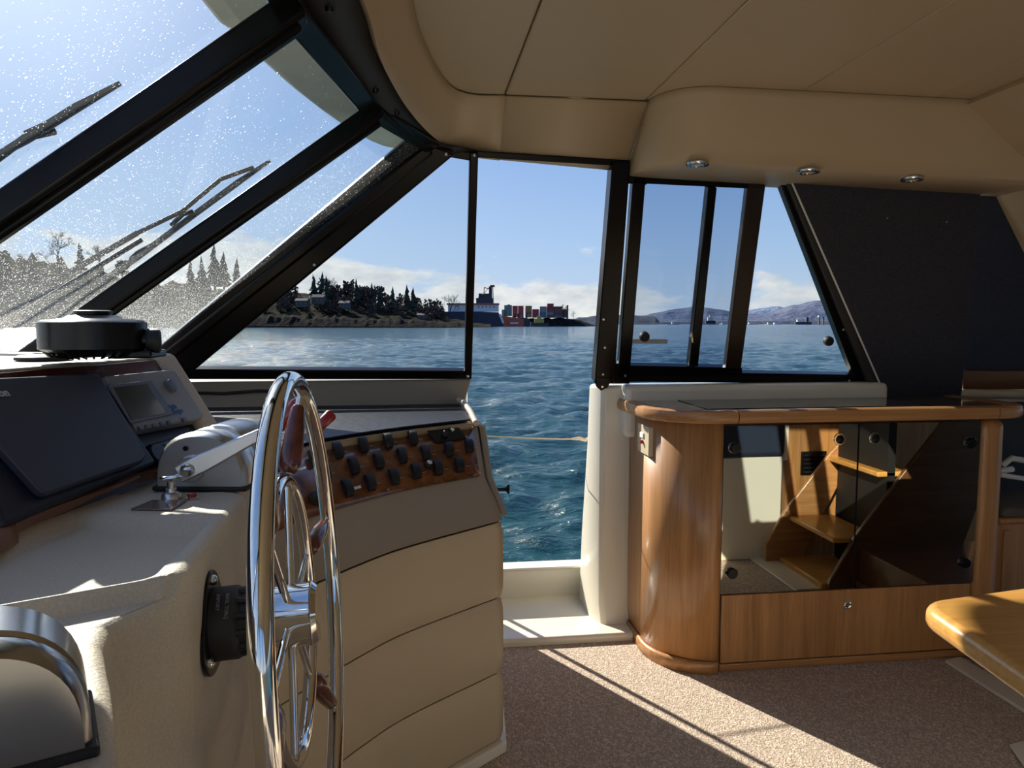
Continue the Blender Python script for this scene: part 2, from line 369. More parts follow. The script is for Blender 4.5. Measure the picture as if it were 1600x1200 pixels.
dr = thing('door_1', 'white fibreglass sill and coaming of the open side doorway', None, (0.45, 2.9, 0), kind='structure')
build(MB().box((-0.2, 2.74, -0.05), (0.86, 3.25, 0.030)), 'door_sill', M['gelcoat'], dr, bevel=0.012, seg=3)
build(MB().prism([(-0.2, 3.17, 0.0), (-0.2, 3.17, 0.155), (-0.2, 3.145, 0.162), (-0.2, 3.145, 0.172), (-0.2, 3.24, 0.172), (-0.2, 3.24, 0.0)], (1.6, 0, 0)), 'coaming', M['gelcoat'], dr, bevel=0.006)
build(MB().prism([(-3, 3.20, -1.4), (-3, 3.20, 0.15), (-3, 3.24, 0.15), (-3, 3.24, -1.4)], (8, 0, 0)), 'hull_side', M['gelcoat'], dr)

# starboard and aft sides of the cabin, out of view but lit and reflected
ws = thing('wall_starboard', 'cream cabin side with long windows opposite the doorway', None, (0, -2.5, 0), kind='structure')
build(MB().box((-1.6, -2.6, -0.2), (4.2, -2.5, 0.95)), 'liner_panel', M['gelcoat'], ws)
for x in (-0.1, 1.3, 2.7, 4.1): build(MB().box((x, -2.6, 0.95), (x + 0.09, -2.5, 1.98)), 'window_post', M['black'], ws)

# ceiling
ce = thing('ceiling', 'padded cream vinyl headliner with stitched panel seams', None, (1, 0, 1.98), kind='structure')
CZ = 1.98
E1 = [P(x, y, z=CZ) for x, y in ((640, 0), (662, 70), (688, 118), (712, 139), (745, 147), (790, 148))]
E2 = [P(x, y, z=1.855) for x, y in ((568, 0), (592, 80), (613, 125), (638, 165), (668, 200), (700, 226), (730, 240))] + [np.array([0.30, 2.64, 1.835])]
E1 = [np.array([-0.06, -2.4, CZ]), np.array([-0.06, 0.9, CZ])] + E1
E2 = [np.array([-0.17, -2.4, 1.855]), np.array([-0.16, 0.9, 1.855])] + E2
S_E1 = cat(E1[1:], 6); S_E2 = cat(E2[1:], 6)
n_ = 40
r1 = [E1[0]] + resample(S_E1, n_); r2 = [E2[0]] + resample(S_E2, n_)
rows = []; COV = []
for a, b in zip(r1, r2):
    out_ = unit(np.array([b[0] - a[0], b[1] - a[1], 0]) + 1e-6)
    row = []
    for k in range(9):
        s = k / 8; q = a * (1 - s) + b * s
        bul = 0.045 * math.sin(math.pi * s) ** 0.8
        row.append(q + out_ * bul * 0.75 - np.array([0, 0, 1]) * bul * 0.45)
    row.append(b + out_ * 0.02 + np.array([0, 0, 0.03]))
    rows.append(row); COV.append(b + out_ * 0.012 + np.array([0, 0, 0.018]))
build(MB().loft(rows), 'coving_panel', M['headliner'], ce, smooth=True, solid=0.01)
# straight coving over the doorway
rows = []
for x in (0.292, 0.76):
    yb = 2.64; row = []
    a = np.array([x, 2.405, CZ]); b = np.array([x, yb, 1.838 - 0.03 * (x - 0.29) / 0.47])
    for k in range(11):
        s = k / 10; bul = 0.045 * math.sin(math.pi * s) ** 0.8
        row.append(a * (1 - s) + b * s + np.array([0, bul * 0.75, -bul * 0.45]))
    row.append(row[-1] + np.array([0, 0.02, 0.03])); rows.append(row)
build(MB().loft(rows), 'coving_panel', M['headliner'], ce, smooth=True, solid=0.01)
# flat panels between the seams
XS = [0.291, 0.755, 1.215, 1.675, 2.135, 2.6, 3.06, 3.52, 4.2]
edge = [np.array([-0.06, -2.4, CZ])] + r1[1:] 
build(MB().prism([(0.2885, -2.4, CZ)] + [tuple(q) for q in edge[:-1]] + [(0.2885, 2.405, CZ)], (0, 0, 0.05)), 'ceiling_panel', M['headliner'], ce, bevel=0.006, seg=3)
for a, b in zip(XS[:-1], XS[1:]):
    y1 = 2.405 if b < 1.3 else 2.30
    build(MB().box((a + 0.0012, -2.4, CZ), (b - 0.0012, y1, CZ + 0.05)), 'ceiling_panel', M['headliner'], ce, bevel=0.005, seg=3)
build(MB().box((-0.1, -2.6, CZ + 0.03), (4.3, 2.55, CZ + 0.09)), 'deckhead', M['liner'], ce)
# boxed-out valance over the cabinet
va_ = []
for i in range(26):
    s = i / 25
    if s < 0.3:                                     # rounded forward end
        a = s / 0.3 * math.pi / 2; x = 0.765 + 0.16 * (1 - math.cos(a)); dy = 0.17 * (1 - math.sin(a))
    else: x = 0.925 + (s - 0.3) / 0.7 * 1.32; dy = 0
    zb = 1.803 - 0.028 * (x - 0.765)
    yt = 2.235 + 0.02 * (x - .765) + dy; yb = 2.345 + 0.02 * (x - .765) + dy * 1.7
    cut = max(0.0, min(1.0, (x - 1.80) / 0.45))     # the end is cut on the slant
    zt = CZ - cut * (CZ - zb) * 1.0
    row = [np.array([x, yt + (yb - yt) * cut, zt])]
    for k in range(1, 8): q = k / 8; row.append(np.array([x, yt + (yb - yt) * (cut + (1 - cut) * q) - 0.012 * math.sin(math.pi * q) * (1 - cut), zt + (zb - zt) * q]))
    row += [np.array([x, yb + 0.006, zb - 0.010]), np.array([x, yb + 0.03, zb - 0.018]), np.array([x, 2.66, zb - 0.022])]
    va_.append(row)
build(MB().loft(va_), 'valance_panel', M['headliner'], ce, smooth=True, solid=0.006)
# slanted aft panel
ap = [(1.80, CZ + 0.0), (2.20, 1.775), (2.62, 1.32), (3.1, 1.0)]
build(MB().loft([[np.array([x, -2.5, z_]), np.array([x, 2.66 + (1.78 - min(z_, 1.78)) * 0.31, z_])] for x, z_ in ap]), 'aft_panel', M['headliner'], ce, solid=0.02)

# recessed downlights
for i, (px, py) in enumerate(((1090, 257), (1263, 268.5), (1425, 280.5))):
    zc = 1.803 - 0.028 * ((1.0, 1.42, 1.82)[i] - 0.765) - 0.021
    c = P(px, py, z=zc - 0.004)
    lb = ('round chrome downlight nearest the doorway, in the cream valance', 'middle round chrome downlight of the three in the cream valance', 'round chrome downlight above the dark shade cloth, in the cream valance')[i]
    t_ = thing('downlight', lb, 'downlight', c, group='downlights under the valance')
    build(MB().lathe([(0.022, 0.0), (0.024, -0.004), (0.036, -0.004), (0.038, 0.0), (0.038, 0.006), (0.022, 0.006)], c, seg=28), 'ring', M['chrome'], t_, smooth=True)
    build(MB().lathe([(0.0, -0.001), (0.0215, -0.001), (0.0215, 0.004)], c, seg=24), 'lens', M['white'], t_, smooth=True)

# ------------------------------------------------------------------ windows of the port side
def wslab(px, t0=-0.02, t1=0.02): return MB().prism([W(x, y, t0) for x, y in px], WN * (t1 - t0))
w1 = thing('window_1', 'black framed triangular side window forward of the doorway', None, W(520, 590), kind='structure')
build(wslab([(288, 577), (737, 580), (737, 593), (280, 593)]), 'frame_bar', M['black'], w1, bevel=0.004)
build(wslab([(726, 581), (737, 593), (747.5, 238), (734, 238)], -0.03, 0.02), 'frame_bar', M['black'], w1, bevel=0.004)
build(wslab([(704, 246), (695, 236), (748, 238), (747, 250), (733, 251)], -0.02, 0.02), 'frame_bar', M['black'], w1, bevel=0.003)
build(wslab([(305, 578), (268, 592), (228, 585), (232, 556), (640, 214), (712, 240), (704, 247)], -0.15, -0.02), 'pillar', M['black'], w1, bevel=0.008, seg=3)
build(MB().bar(W(262, 556, -0.155), W(672, 232, -0.155), WN, 0.02, 0.04), 'pillar_cover', M['black'], w1, bevel=0.010, seg=3)
build(wslab([(303, 578), (728, 581), (734, 250), (702, 245)], 0.0, 0.005), 'pane', M['glass'], w1)
for q in ((697, 241), (741, 243), (731, 588), (491, 414)):
    build(MB().lathe([(0.0, 0.004), (0.004, 0.003), (0.006, 0.0)], W(*q, -0.151 if q[0] in (697, 491) else -0.031), -WN, 12), 'screw', M['satin'], w1, smooth=True)
# doorway post and aft window
w2 = thing('window_2', 'black framed sliding side window aft of the doorway', None, W(1150, 590), kind='structure')
build(wslab([(957, 252), (985, 254), (960, 600), (929, 600)], -0.035, 0.03), 'door_post', M['black'], w2, bevel=0.004)
build(wslab([(991, 256), (1011, 258), (984, 590), (966, 590)], -0.02, 0.02), 'frame_bar', M['black'], w2, bevel=0.003)
build(wslab([(983, 254), (1012, 254), (1011, 289), (981, 287)], -0.02, 0.02), 'frame_bar', M['black'], w2, bevel=0.003)
build(wslab([(958, 568), (986, 568), (984, 600), (955, 600)], -0.02, 0.02), 'frame_bar', M['black'], w2, bevel=0.003)
build(wslab([(983, 281), (993, 281), (968, 575), (958, 575)], 0.0, 0.004), 'pane', M['glass'], w2)
build(wslab([(1005, 262), (1230, 276), (1232, 283), (1196, 281), (1195, 296), (1006, 287)], -0.02, 0.02), 'frame_bar', M['black'], w2, bevel=0.003)
build(wslab([(970, 571), (1160, 575), (1160, 583), (1340, 586), (1362, 600), (964, 597)], -0.02, 0.02), 'frame_bar', M['black'], w2, bevel=0.003)
build(wslab([(1107, 292), (1120.5, 293), (1091, 573), (1077, 573)], -0.03, 0.01), 'sash_bar', M['black'], w2, bevel=0.003)
build(wslab([(1169, 285), (1197, 285), (1157, 584), (1133, 584)], -0.02, 0.012), 'sash_bar', mat('bronze_black_frame', (0.022, 0.013, 0.009), 0.3), w2, bevel=0.003)
build(wslab([(1216, 276), (1238, 278), (1362, 600), (1334, 586)], -0.03, 0.02), 'frame_bar', M['black'], w2, bevel=0.004)
build(wslab([(1009, 286), (1110, 290), (1080, 574), (982, 573)], 0.0, 0.005), 'pane', M['tinted'], w2)
build(wslab([(1118, 291), (1172, 294), (1136, 576), (1088, 574)], 0.008, 0.013), 'pane', M['tinted'], w2)
build(wslab([(1194, 280), (1220, 280), (1337, 588), (1155, 586)], 0.012, 0.017), 'pane', M['glass'], w2)
for q, o_ in (((1006, 525), 0.0), ((1293, 532), 0.012)):
    build(MB().lathe([(0.0, 0.022), (0.017, 0.020), (0.020, 0.014), (0.020, 0.0)], W(*q, o_), -WN, 24), 'round_pull', M['rubber'], w2, smooth=True)
build(wslab([(985, 530), (1043, 530), (1043, 537), (985, 537)], -0.0015, -0.0005), 'reflection_strip', M['print_grey'], w2)  # pale strip painted in place of a reflection on the pane
build(MB().lathe([(0.0, 0.012), (0.006, 0.010), (0.008, 0.0)], W(1080, 525, -0.03), -WN, 12).bar(W(1080, 520, -0.038), W(1082, 535, -0.038), (1, 0, 0), 0.006, 0.006), 'latch', M['chrome'], w2, smooth=True)
for q in ((943, 499), (945, 543), (942, 585), (1008, 263), (977, 587), (1327, 595), (1257, 352), (1318, 515)):
    build(MB().lathe([(0.0, 0.003), (0.004, 0.003), (0.0055, 0.0)], W(*q, -0.036), -WN, 12), 'screw', M['satin'], w2, smooth=True)
sp = [W(931, 590, -0.038), W(957, 590, -0.038), W(950, 606, -0.038), W(939, 611, -0.038), W(931, 604, -0.038)]
build(MB().prism(sp, WN * 0.012), 'strike_plate', M['black'], w2, bevel=0.003)
build(MB().lathe([(0.0, 0.003), (0.004, 0.003), (0.0055, 0.0)], W(941, 604, -0.038), -WN, 12), 'screw', M['chrome'], w2, smooth=True)
# head frame above the doorway
build(wslab([(745, 236), (1010, 252), (1010, 262), (957, 259), (745, 246)], -0.02, 0.03), 'head_bar', M['black'], w2, bevel=0.003)
build(wslab([(1225, 270), (1620, 296), (1620, 306), (1225, 280)], -0.01, 0.03), 'head_bar', M['black'], w2, bevel=0.003)

# ------------------------------------------------------------------ windscreen
ws3 = thing('window_3', 'raked black framed windscreen with salt spray on the glass', None, (-1.0, 0.5, 1.13), kind='structure')
RK = unit((0.817, 0, 0.595)); LEN = 1.215
tops = [np.array(q) for q in ((-0.235, -1.3, 1.815), (-0.262, 0.05, 1.815), (-0.224, 1.36, 1.807), (-0.121, 2.05, 1.830), (0.10, 2.60, 1.838))]
bots = [q - RK * LEN for q in tops[:-1]] + [np.array([-0.945, 2.836, 1.118])]
for i in range(4):
    a, b, c, d_ = tops[i], tops[i + 1], bots[i + 1], bots[i]
    nn = unit(np.cross(b - a, d_ - a)); nn = nn if nn[2] > 0 else -nn
    build(MB().prism([a, b, c, d_], nn * 0.006), 'pane', M['wind'], ws3)
for i, wd in ((0, 0.06), (1, 0.06), (2, 0.056), (3, 0.05)):
    ax = tops[i] - bots[i]
    dn = np.array([RK[2], 0, -RK[0]]) * 0.026
    build(MB().bar(bots[i] - RK * 0.02 + dn, tops[i] + RK * 0.02 + dn, (0, 1, 0), wd, 0.05), 'mullion', M['black'], ws3, bevel=0.008, seg=3)
    build(MB().bar(bots[i] + dn * 1.7, tops[i] + dn * 1.7, (0, 1, 0), wd * 0.45, 0.035), 'mullion_rib', M['black'], ws3, bevel=0.006)
for i in range(4):
    build(MB().bar(bots[i], bots[i + 1], (0, 0, 1), 0.04, 0.05), 'sill_bar', M['black'], ws3, bevel=0.005)
    build(MB().bar(tops[i], tops[i + 1], unit(RK), 0.05, 0.05), 'head_bar', M['black'], ws3, bevel=0.005)
# charcoal header band between glass and headliner
H0 = [P(x, y, z=1.825) for x, y in ((478, 0), (520, 70), (552, 118), (580, 152), (612, 180), (650, 210), (690, 232))]
H0 = [np.array([-0.21, -2.4, 1.825]), np.array([-0.2, 0.9, 1.825])] + H0
H1 = COV
h0 = [H0[0]] + resample(cat(H0[1:], 6), n_); h0[-1] = np.array([0.12, 2.64, 1.83])
build(MB().loft([[a, a * 0.5 + b * 0.5 + np.array([0, 0, .004]), b] for a, b in zip(h0, H1)]), 'header_band', M['header'], ws3, smooth=True, solid=0.01)
gl = [P(x, y, z=1.80) for x, y in ((448, 0), (500, 82), (552, 150), (560, 165))]
t4 = [np.array([-0.27, -2.4, 1.81]), np.array([-0.255, 0.9, 1.81])] + [P(x, y, z=1.808) for x, y in ((450, 0), (500, 76), (549, 148), (582, 172), (612, 193), (640, 214), (668, 236))]
t4r = [t4[0]] + resample(cat(t4[1:], 6), n_)
build(MB().loft([[a, b] for a, b in zip(t4r, h0)]), 'header_trim', M['trimblack'], ws3, smooth=True, solid=0.012)
for q in ((515, 16), (587, 142), (620, 177)):
    c = P(*q, z=1.836)
    build(MB().lathe([(0.0, -0.004), (0.007, -0.004), (0.009, 0.004)], c, seg=14), 'screw', M['plastic'], ws3, smooth=True)
# overhang of the deck above, outside the glass
ov = [P(x, y, z=1.95) for x, y in ((310, 0), (355, 48), (400, 90), (470, 150), (540, 200), (600, 230))] + [np.array([0.05, 3.05, 1.95]), np.array([0.5, 3.15, 1.95]), np.array([1.4, 3.2, 1.95]), np.array([4.3, 3.2, 1.95])]
ov = [np.array([-0.5, -3.1, 1.95]), np.array([-0.51, 0.6, 1.95])] + ov
ovc = cat(ov, 6)
inner = [np.array([4.3, 2.50, 1.95]), np.array([0.25, 2.50, 1.95]), np.array([0.05, 2.42, 1.95]), np.array([-0.10, 1.9, 1.95]), np.array([-0.17, 1.0, 1.95]), np.array([-0.17, -3.1, 1.95])]
build(MB().prism(ovc + inner, (0, 0, 0.10)), 'roof_overhang', M['overhang'], ce, bevel=0.02)

# wipers lying on the outside of the glass
def wiper(lbl, plane_i, arm, blade, links):
    a, b, c = tops[plane_i], tops[plane_i + 1], bots[plane_i]; nn = unit(np.cross(b - a, c - a)); nn = nn if nn[2] > 0 else -nn
    Q = lambda q, h: P(*q, n=nn, p=a + nn * h)
    t_ = thing('windscreen_wiper', lbl, 'wiper', Q(arm[0][0], 0.03), group='wipers on the windscreen')
    for ln in arm: build(MB().tube([Q(q, 0.035) for q in ln], 0.0065, 8), 'arm', M['rubber'], t_, smooth=True)
    build(MB().tube([Q(q, 0.016) for q in blade], [0.004] + [0.0075] * (len(blade) - 2) + [0.004], 6), 'blade', M['rubber'], t_, smooth=True)
    for ln in links: build(MB().tube([Q(q, 0.025) for q in ln], 0.006, 6), 'yoke', M['rubber'], t_, smooth=True)
wiper('black wiper lying low across the windscreen behind the fan', 2, [[(-40, 536), (90, 455), (222, 374)], [(-40, 495), (110, 425), (215, 364)]], [(62, 514), (130, 460), (215, 402), (300, 338), (372, 285), (422, 251)], [[(215, 364), (285, 330), (345, 280), (395, 262)], [(205, 405), (215, 395), (240, 382)], [(268, 352), (285, 335), (300, 330)]])
wiper('black wiper at the top left edge beside the thick windscreen bar', 1, [[(-40, 275), (40, 215), (85, 205)]], [(-30, 258), (40, 218), (120, 168), (188, 130)], [[(40, 210), (80, 192), (130, 162)]])

# ------------------------------------------------------------------ helm console
hc = thing('helm_console', 'tan moulded helm console curving from the wheel to the open doorway', 'console', (-0.3, 1.6, 0))
# port wing: curves given at fixed heights
T_ = [P(x, y, z=0.93) for x, y in ((400, 730), (430, 716), (470, 702), (510, 692), (620, 675), (738, 661))]
K_ = [P(x, y, z=0.915) for x, y in ((400, 745), (430, 729), (470, 714), (510, 701), (620, 682), (746, 667))]
B_ = [P(x, y, z=0.785) for x, y in ((400, 850), (430, 836), (480, 815), (560, 790), (640, 769), (758, 746))]
D_ = [P(x, y, z=0.690) for x, y in ((385, 966), (430, 938), (500, 906), (570, 876), (640, 851), (783, 812))]
NN = 33
T_, K_, B_, D_ = [resample(cat(q, 8), NN) for q in (T_, K_, B_, D_)]
Dn = [unit(np.cross(D_[min(i + 1, NN - 1)] - D_[max(i - 1, 0)], (0, 0, 1))) for i in range(NN)]   # towards the cabin
Dn = [d if d[0] > 0 or d[1] < 0 else -d for d in Dn]
rows = [[np.array([q[0] - 0.0, 2.90, 0.925]) for q in T_], [q + np.array([0, 0.012, -0.002]) for q in T_], T_, K_, B_,
        [b * 0.4 + d * 0.6 + n * 0.010 for b, d, n in zip(B_, D_, Dn)], [q + n * 0.004 for q, n in zip(D_, Dn)], [q + np.array([0, 0, -0.008]) - n * 0.012 for q, n in zip(D_, Dn)]]
build(MB().loft(rows), 'wing_moulding', M['console_face'], hc, smooth=True, solid=0.012)
# dark pad on the flat top
padp = [q + np.array([-0.004, 0.03, 0.003]) for q in T_] + [np.array([0.165, 2.86, 0.933]), np.array([-0.95, 2.86, 0.933]), np.array([-0.95, 2.2, 0.933]), np.array([-0.50, 1.85, 0.933])]
build(MB().prism(padp, (0, 0, 0.006)), 'dash_pad', M['pad'], hc, bevel=0.003)
build(MB().prism([np.array([-1.1, 1.5, 0.90]), np.array([-0.40, 1.5, 0.90]), np.array([-0.33, 1.9, 0.90]), np.array([0.17, 2.5, 0.90]), np.array([0.19, 2.90, 0.90]), np.array([-1.1, 2.90, 0.90])], (0, 0, 0.026)), 'dash_shelf', M['console_face'], hc)
build(MB().tube([T_[-1] + np.array([0.012, 0, 0.0]), np.array([0.185, 2.55, 0.945]), np.array([0.175, 2.75, 0.955]), np.array([0.16, 2.86, 0.955])], 0.010, 10), 'edge_fiddle', M['liner'], hc, smooth=True)
# padded lower panels
zs = [0.684, 0.462, 0.238, 0.035]
for zt, zb in zip(zs[:-1], zs[1:]):
    rows = []
    for k in range(9):
        s = k / 8; zz = zt - 0.002 + (zb + 0.002 - zt + 0.002) * s; bul = 0.010 * min(1, 6 * min(s, 1 - s)) ** 0.5
        rows.append([np.array([q[0], q[1], zz]) + n * (bul - 0.002) for q, n in zip(D_, Dn)])
    rows = [[q - n * 0.03 for q, n in zip(rows[0], Dn)]] + rows + [[q - n * 0.03 for q, n in zip(rows[-1], Dn)]]
    build(MB().loft(rows), 'padded_panel', M['vinyl'], hc, smooth=True, solid=0.004)
back = [q - n * 0.012 for q, n in zip(D_, Dn)]
build(MB().prism([np.array([q[0], q[1], 0.0]) for q in back] + [np.array([0.25, 2.88, 0]), np.array([-0.5, 2.88, 0])], (0, 0, 0.70)), 'wing_core', M['vinyl'], hc)
build(MB().prism([np.array([q[0], q[1], 0.0]) + n * 0.022 for q, n in zip(D_, Dn)] + [np.array([0.30, 2.7, 0]), np.array([-0.4, 2.7, 0])], (0, 0, 0.035)), 'kick_plinth', M['gelcoat'], hc, bevel=0.010, seg=3)
# end cap facing the doorway
rE = [np.array(q) for q in (T_[-1], K_[-1], B_[-1], D_[-1])]
ec = [rE[0] + (-.01, .02, -.005), rE[1] + (.004, .02, -.005), rE[2] + (.004, .02, 0), rE[3] + (.004, .016, 0.006), rE[3] + (0.0, 0.5, 0.01), rE[0] + (-0.01, 0.5, -0.005)]
build(MB().prism(ec, (0.020, 0.0, 0)), 'end_cap', M['console_face'], hc, bevel=0.008, seg=3)
hk = P(779, 765, y=2.30)
build(MB().lathe([(0.006, -0.01), (0.006, 0.022), (0.007, 0.024), (0.015, 0.030), (0.016, 0.034), (0.0, 0.036)], hk, (1, 0, 0.0), 16), 'door_stop', M['rubber'], hc, smooth=True)

# pedestal that carries the wheel, top at z = 0.95 with a shallow tray
ZT = 0.95
def xe(y):   # aft edge of the pedestal in plan
    return -0.004 + float(np.interp(y, [-0.4, 0.3, 0.547, 0.64, 0.722, 0.79, 0.845, 0.872, 0.902, 0.93, 1.13, 1.40], [-0.13, -0.16, -0.216, -0.255, -0.290, -0.314, -0.326, -0.312, -0.285, -0.278, -0.290, -0.302]))
def xb(y): return float(np.interp(y, [-0.4, 1.117, 1.573], [-0.80, -0.60, -0.525]))
def sst(a, b, x): s = max(0.0, min(1.0, (x - a) / (b - a))); return s * s * (3 - 2 * s)
def topz(x, y):
    inx = sst(xb(y) + 0.02, xb(y) + 0.06, x) * (1 - sst(-0.330, -0.312, x))
    iny = (1 - sst(1.125 - 0.35 * (x + 0.30), 1.165 - 0.35 * (x + 0.30), y)) 
    ystep = 0.915 + 0.50 * (x + 0.277)
    return ZT - 0.020 * inx * iny * sst(ystep, ystep + 0.03, y) - 0.024 * (1 - sst(ystep - 0.012, ystep + 0.004, y))
rows = []
ys = list(np.linspace(-0.4, 0.5, 8)) + list(np.linspace(0.53, 0.78, 16)) + list(np.linspace(0.785, 0.95, 66)) + list(np.linspace(0.96, 1.335, 34))
for y in ys:
    x0, x1 = xb(y), xe(y); shr = 0.5 * sst(0.62, 0.80, y) * (1 - sst(0.96, 1.20, y))      # rows follow the slanting step
    yy = lambda x: y + shr * (x + 0.277)
    row = [np.array([x0, yy(x0), topz(x0, yy(x0))])]; dz = topz(x1, yy(x1)) - ZT
    for k in range(1, 41): x = x0 + (x1 - 0.014 - x0) * k / 40; row.append(np.array([x, yy(x), topz(x, yy(x))]))
    for k in range(1, 7): a = k / 6 * math.pi / 2; row.append(np.array([x1 - 0.014 + 0.014 * math.sin(a), yy(x1), ZT + dz - 0.014 + 0.014 * math.cos(a)]))
    for zz in (0.86, 0.80, 0.72, 0.62, 0.45, 0.2, 0.0): row.append(np.array([x1 + (0.93 - zz) * 0.01, yy(x1), zz]))
    rows.append(row)
end = [np.array([q[0] - 0.03, 1.355, q[2]]) if i < len(rows[-1]) else q for i, q in enumerate(rows[-1])]
mbp = MB().loft(rows + [end, [np.array([-0.52, 1.355, q[2]]) for q in end]])
build(mbp, 'pedestal', M['console'], hc, smooth=True)
# shelf joining pedestal and wing under the throttle
build(MB().prism([(-0.56, 1.33, 0.90), (-0.32, 1.33, 0.90), tuple(K_[0] + np.array([0.0, 0, -0.015])), tuple(T_[2] + np.array([-0.01, 0.01, -0.03])), (-0.50, 1.95, 0.90)], (0, 0, 0.047)), 'throttle_shelf', M['console'], hc, bevel=0.01, seg=3)
# wood trim along the back of the pedestal
lo = [P(x, y, z=ZT + 0.002) for x, y in ((-60, 880), (0, 843), (55, 817), (110, 796), (180, 770), (255, 744))]
up = [P(x, y, z=ZT + 0.022) for x, y in ((-60, 842), (0, 812), (70, 782), (143, 758), (200, 743), (260, 729))]
lo = [np.array([-0.78, -0.3, ZT + .002])] + lo; up = [np.array([-0.80, -0.3, ZT + .022])] + up
lo, up = resample(cat(lo, 6), 30), resample(cat(up, 6), 30)
build(MB().loft([[a + np.array([0, 0, -0.01]), a, a + np.array([-.003, 0, .012]), b, b + np.array([-0.05, 0.0, 0]), b + np.array([-0.05, 0.0, -0.04])] for a, b in zip(lo, up)]), 'wood_trim', M['trimwood'], hc, smooth=True)

# ------------------------------------------------------------------ instrument pod
B0 = P(0, 818, z=0.965); B1 = P(250, 733, z=0.965)
PH = unit(B1 - B0); PO = np.array([PH[1], -PH[0], 0.0]); PR = unit(-0.53 * PO + 0.848 * np.array([0, 0, 1])); PN = unit(np.cross(PH, PR)); PN = PN if PN[0] > 0 else -PN
def FP(px, py, off=0.0): return P(px, py, n=PN, p=B1 + PN * off)
pod = thing('instrument_pod', 'raised tan instrument pod with a dark red burl strip ahead of the wheel', 'dashboard pod', (B0 + B1) / 2)
ft = FP(255, 562)
ZP = ft[2]; hgt = np.dot(ft - B1, PR)
sL = -1.8; sR = np.dot(FP(262, 600) - B1, PH)
def pp(s, r, n_=0.0): return B1 + PH * s + PR * r + PN * n_
prof = lambda s: [pp(s, -0.03), pp(s, hgt), pp(s, hgt) + np.array([-0.012, 0, 0.0]), np.array([-1.20, pp(s, 0)[1], ZP + 0.004]), np.array([-1.20, pp(s, 0)[1], 0.85]), np.array([pp(s, 0)[0] - 0.1, pp(s, 0)[1], 0.85])]
build(MB().loft([prof(sL), prof(sR)], True), 'pod_body', M['darknavy'], pod, bevel=0.004)
topq = [pp(sL, hgt) + np.array([0.002, 0, -0.001]), pp(sR, hgt) + np.array([0.002, 0, -0.001]), np.array([-1.15, pp(sR, hgt)[1] + 0.35, ZP + 0.004]), np.array([-1.15, pp(sL, hgt)[1], ZP + 0.004])]
build(MB().prism(topq, (0, 0, 0.008)), 'pod_top', M['console'], pod, bevel=0.003)
# cheek at the port end
ck = [FP(252, 557, 0.012), FP(272, 557, 0.012), FP(350, 690, 0.012), FP(322, 700, 0.012)]
cheek = [pp(sR - 0.002, -0.035, 0.02), pp(sR - 0.002, hgt + 0.004, 0.02), np.array([-1.15, pp(sR, hgt)[1] + 0.10, ZP + 0.018]), np.array([-1.15, pp(sR, hgt)[1] + 0.10, 0.9]), pp(sR - 0.002, -0.035, -0.2)]
cw = np.linalg.norm(FP(272, 560) - FP(253, 560))
build(MB().prism(cheek, PH * (cw + 0.02)), 'pod_cheek', M['console'], pod, bevel=0.012, seg=3)
bq = [FP(-120, 598, 0.004), FP(258, 586, 0.004), FP(246, 562, 0.004), FP(-120, 582, 0.004)]
bq = [pp(sL, hgt - 0.002, 0.002), pp(sR, hgt - 0.002, 0.002), pp(sR, np.dot(FP(262, 588) - B1, PR), 0.002), pp(sL, np.dot(FP(150, 596) - B1, PR), 0.002)]
build(MB().prism(bq, PN * 0.006), 'burl_strip', M['redburl'], pod, bevel=0.002)

def fquad(px, off, th): return MB().prism([FP(x, y, off) for x, y in px], PN * th)
cp = thing('chart_plotter', 'chart plotter under a slate blue cover at the left edge', 'chart plotter', FP(100, 780))
build(fquad([(-90, 620), (138, 604), (226, 735), (40, 812), (-20, 840)], 0.004, 0.03), 'housing', M['darknavy'], cp, bevel=0.006)
build(fquad([(-130, 604), (135, 590), (147, 594), (219, 719), (213, 728), (62, 780), (50, 774), (-30, 640), (-80, 560)][:7] + [(-95, 615)], 0.034, 0.016), 'sun_cover', M['navyplastic'], cp, bevel=0.004)
text('Raytheon', 0.0185, M['print_grey'], cp, FP(-44, 624, 0.052), FP(30, 616, 0.05) - FP(-30, 622, 0.05), PR, bold=0.0006)

sn = thing('sonar_display', 'grey sonar display lettered Twin Scope beside the chart plotter', 'sonar', FP(240, 695))
build(fquad([(147, 599), (252, 587), (260, 590), (304, 660), (300, 664), (197, 684)], 0.004, 0.028), 'housing', M['greyplastic'], sn, bevel=0.004, seg=3)
s0 = 0.032
build(fquad([(165, 603), (234, 595), (270, 648), (203, 663)], s0, 0.004), 'bezel', M['bezel'], sn, bevel=0.0015)
build(fquad([(178, 606), (229, 600), (259, 646), (206, 656)], s0 + 0.004, 0.001), 'screen', M['screen'], sn)
for i in range(5):
    c = FP(219 + i * 11.2, 669 - i * 2.2, s0 + 0.002); build(MB().obox(c, PH, PR, PN, 0.011, 0.009, 0.006), 'button', M['bezel'], sn, bevel=0.0015)
build(MB().obox(FP(288, 656, s0 + 0.002), PH, PR, PN, 0.016, 0.010, 0.006), 'button', M['bezel'], sn, bevel=0.0015)
build(MB().lathe([(0.0, 0.010), (0.013, 0.009), (0.0155, 0.005), (0.0155, 0.0)], FP(265, 604, s0), PN, 24), 'control_pad', M['bezel'], sn, smooth=True)
hd = FP(290, 630, 0) - FP(262, 636, 0)
text('Twin', 0.0150, M['print_blue'], sn, FP(264, 640, s0 + 0.0008), hd, PR, bold=0.0006, shear=0.2)
text('Scope', 0.0150, M['print_blue'], sn, FP(272, 647, s0 + 0.0008), hd, PR, bold=0.0006, shear=0.2)
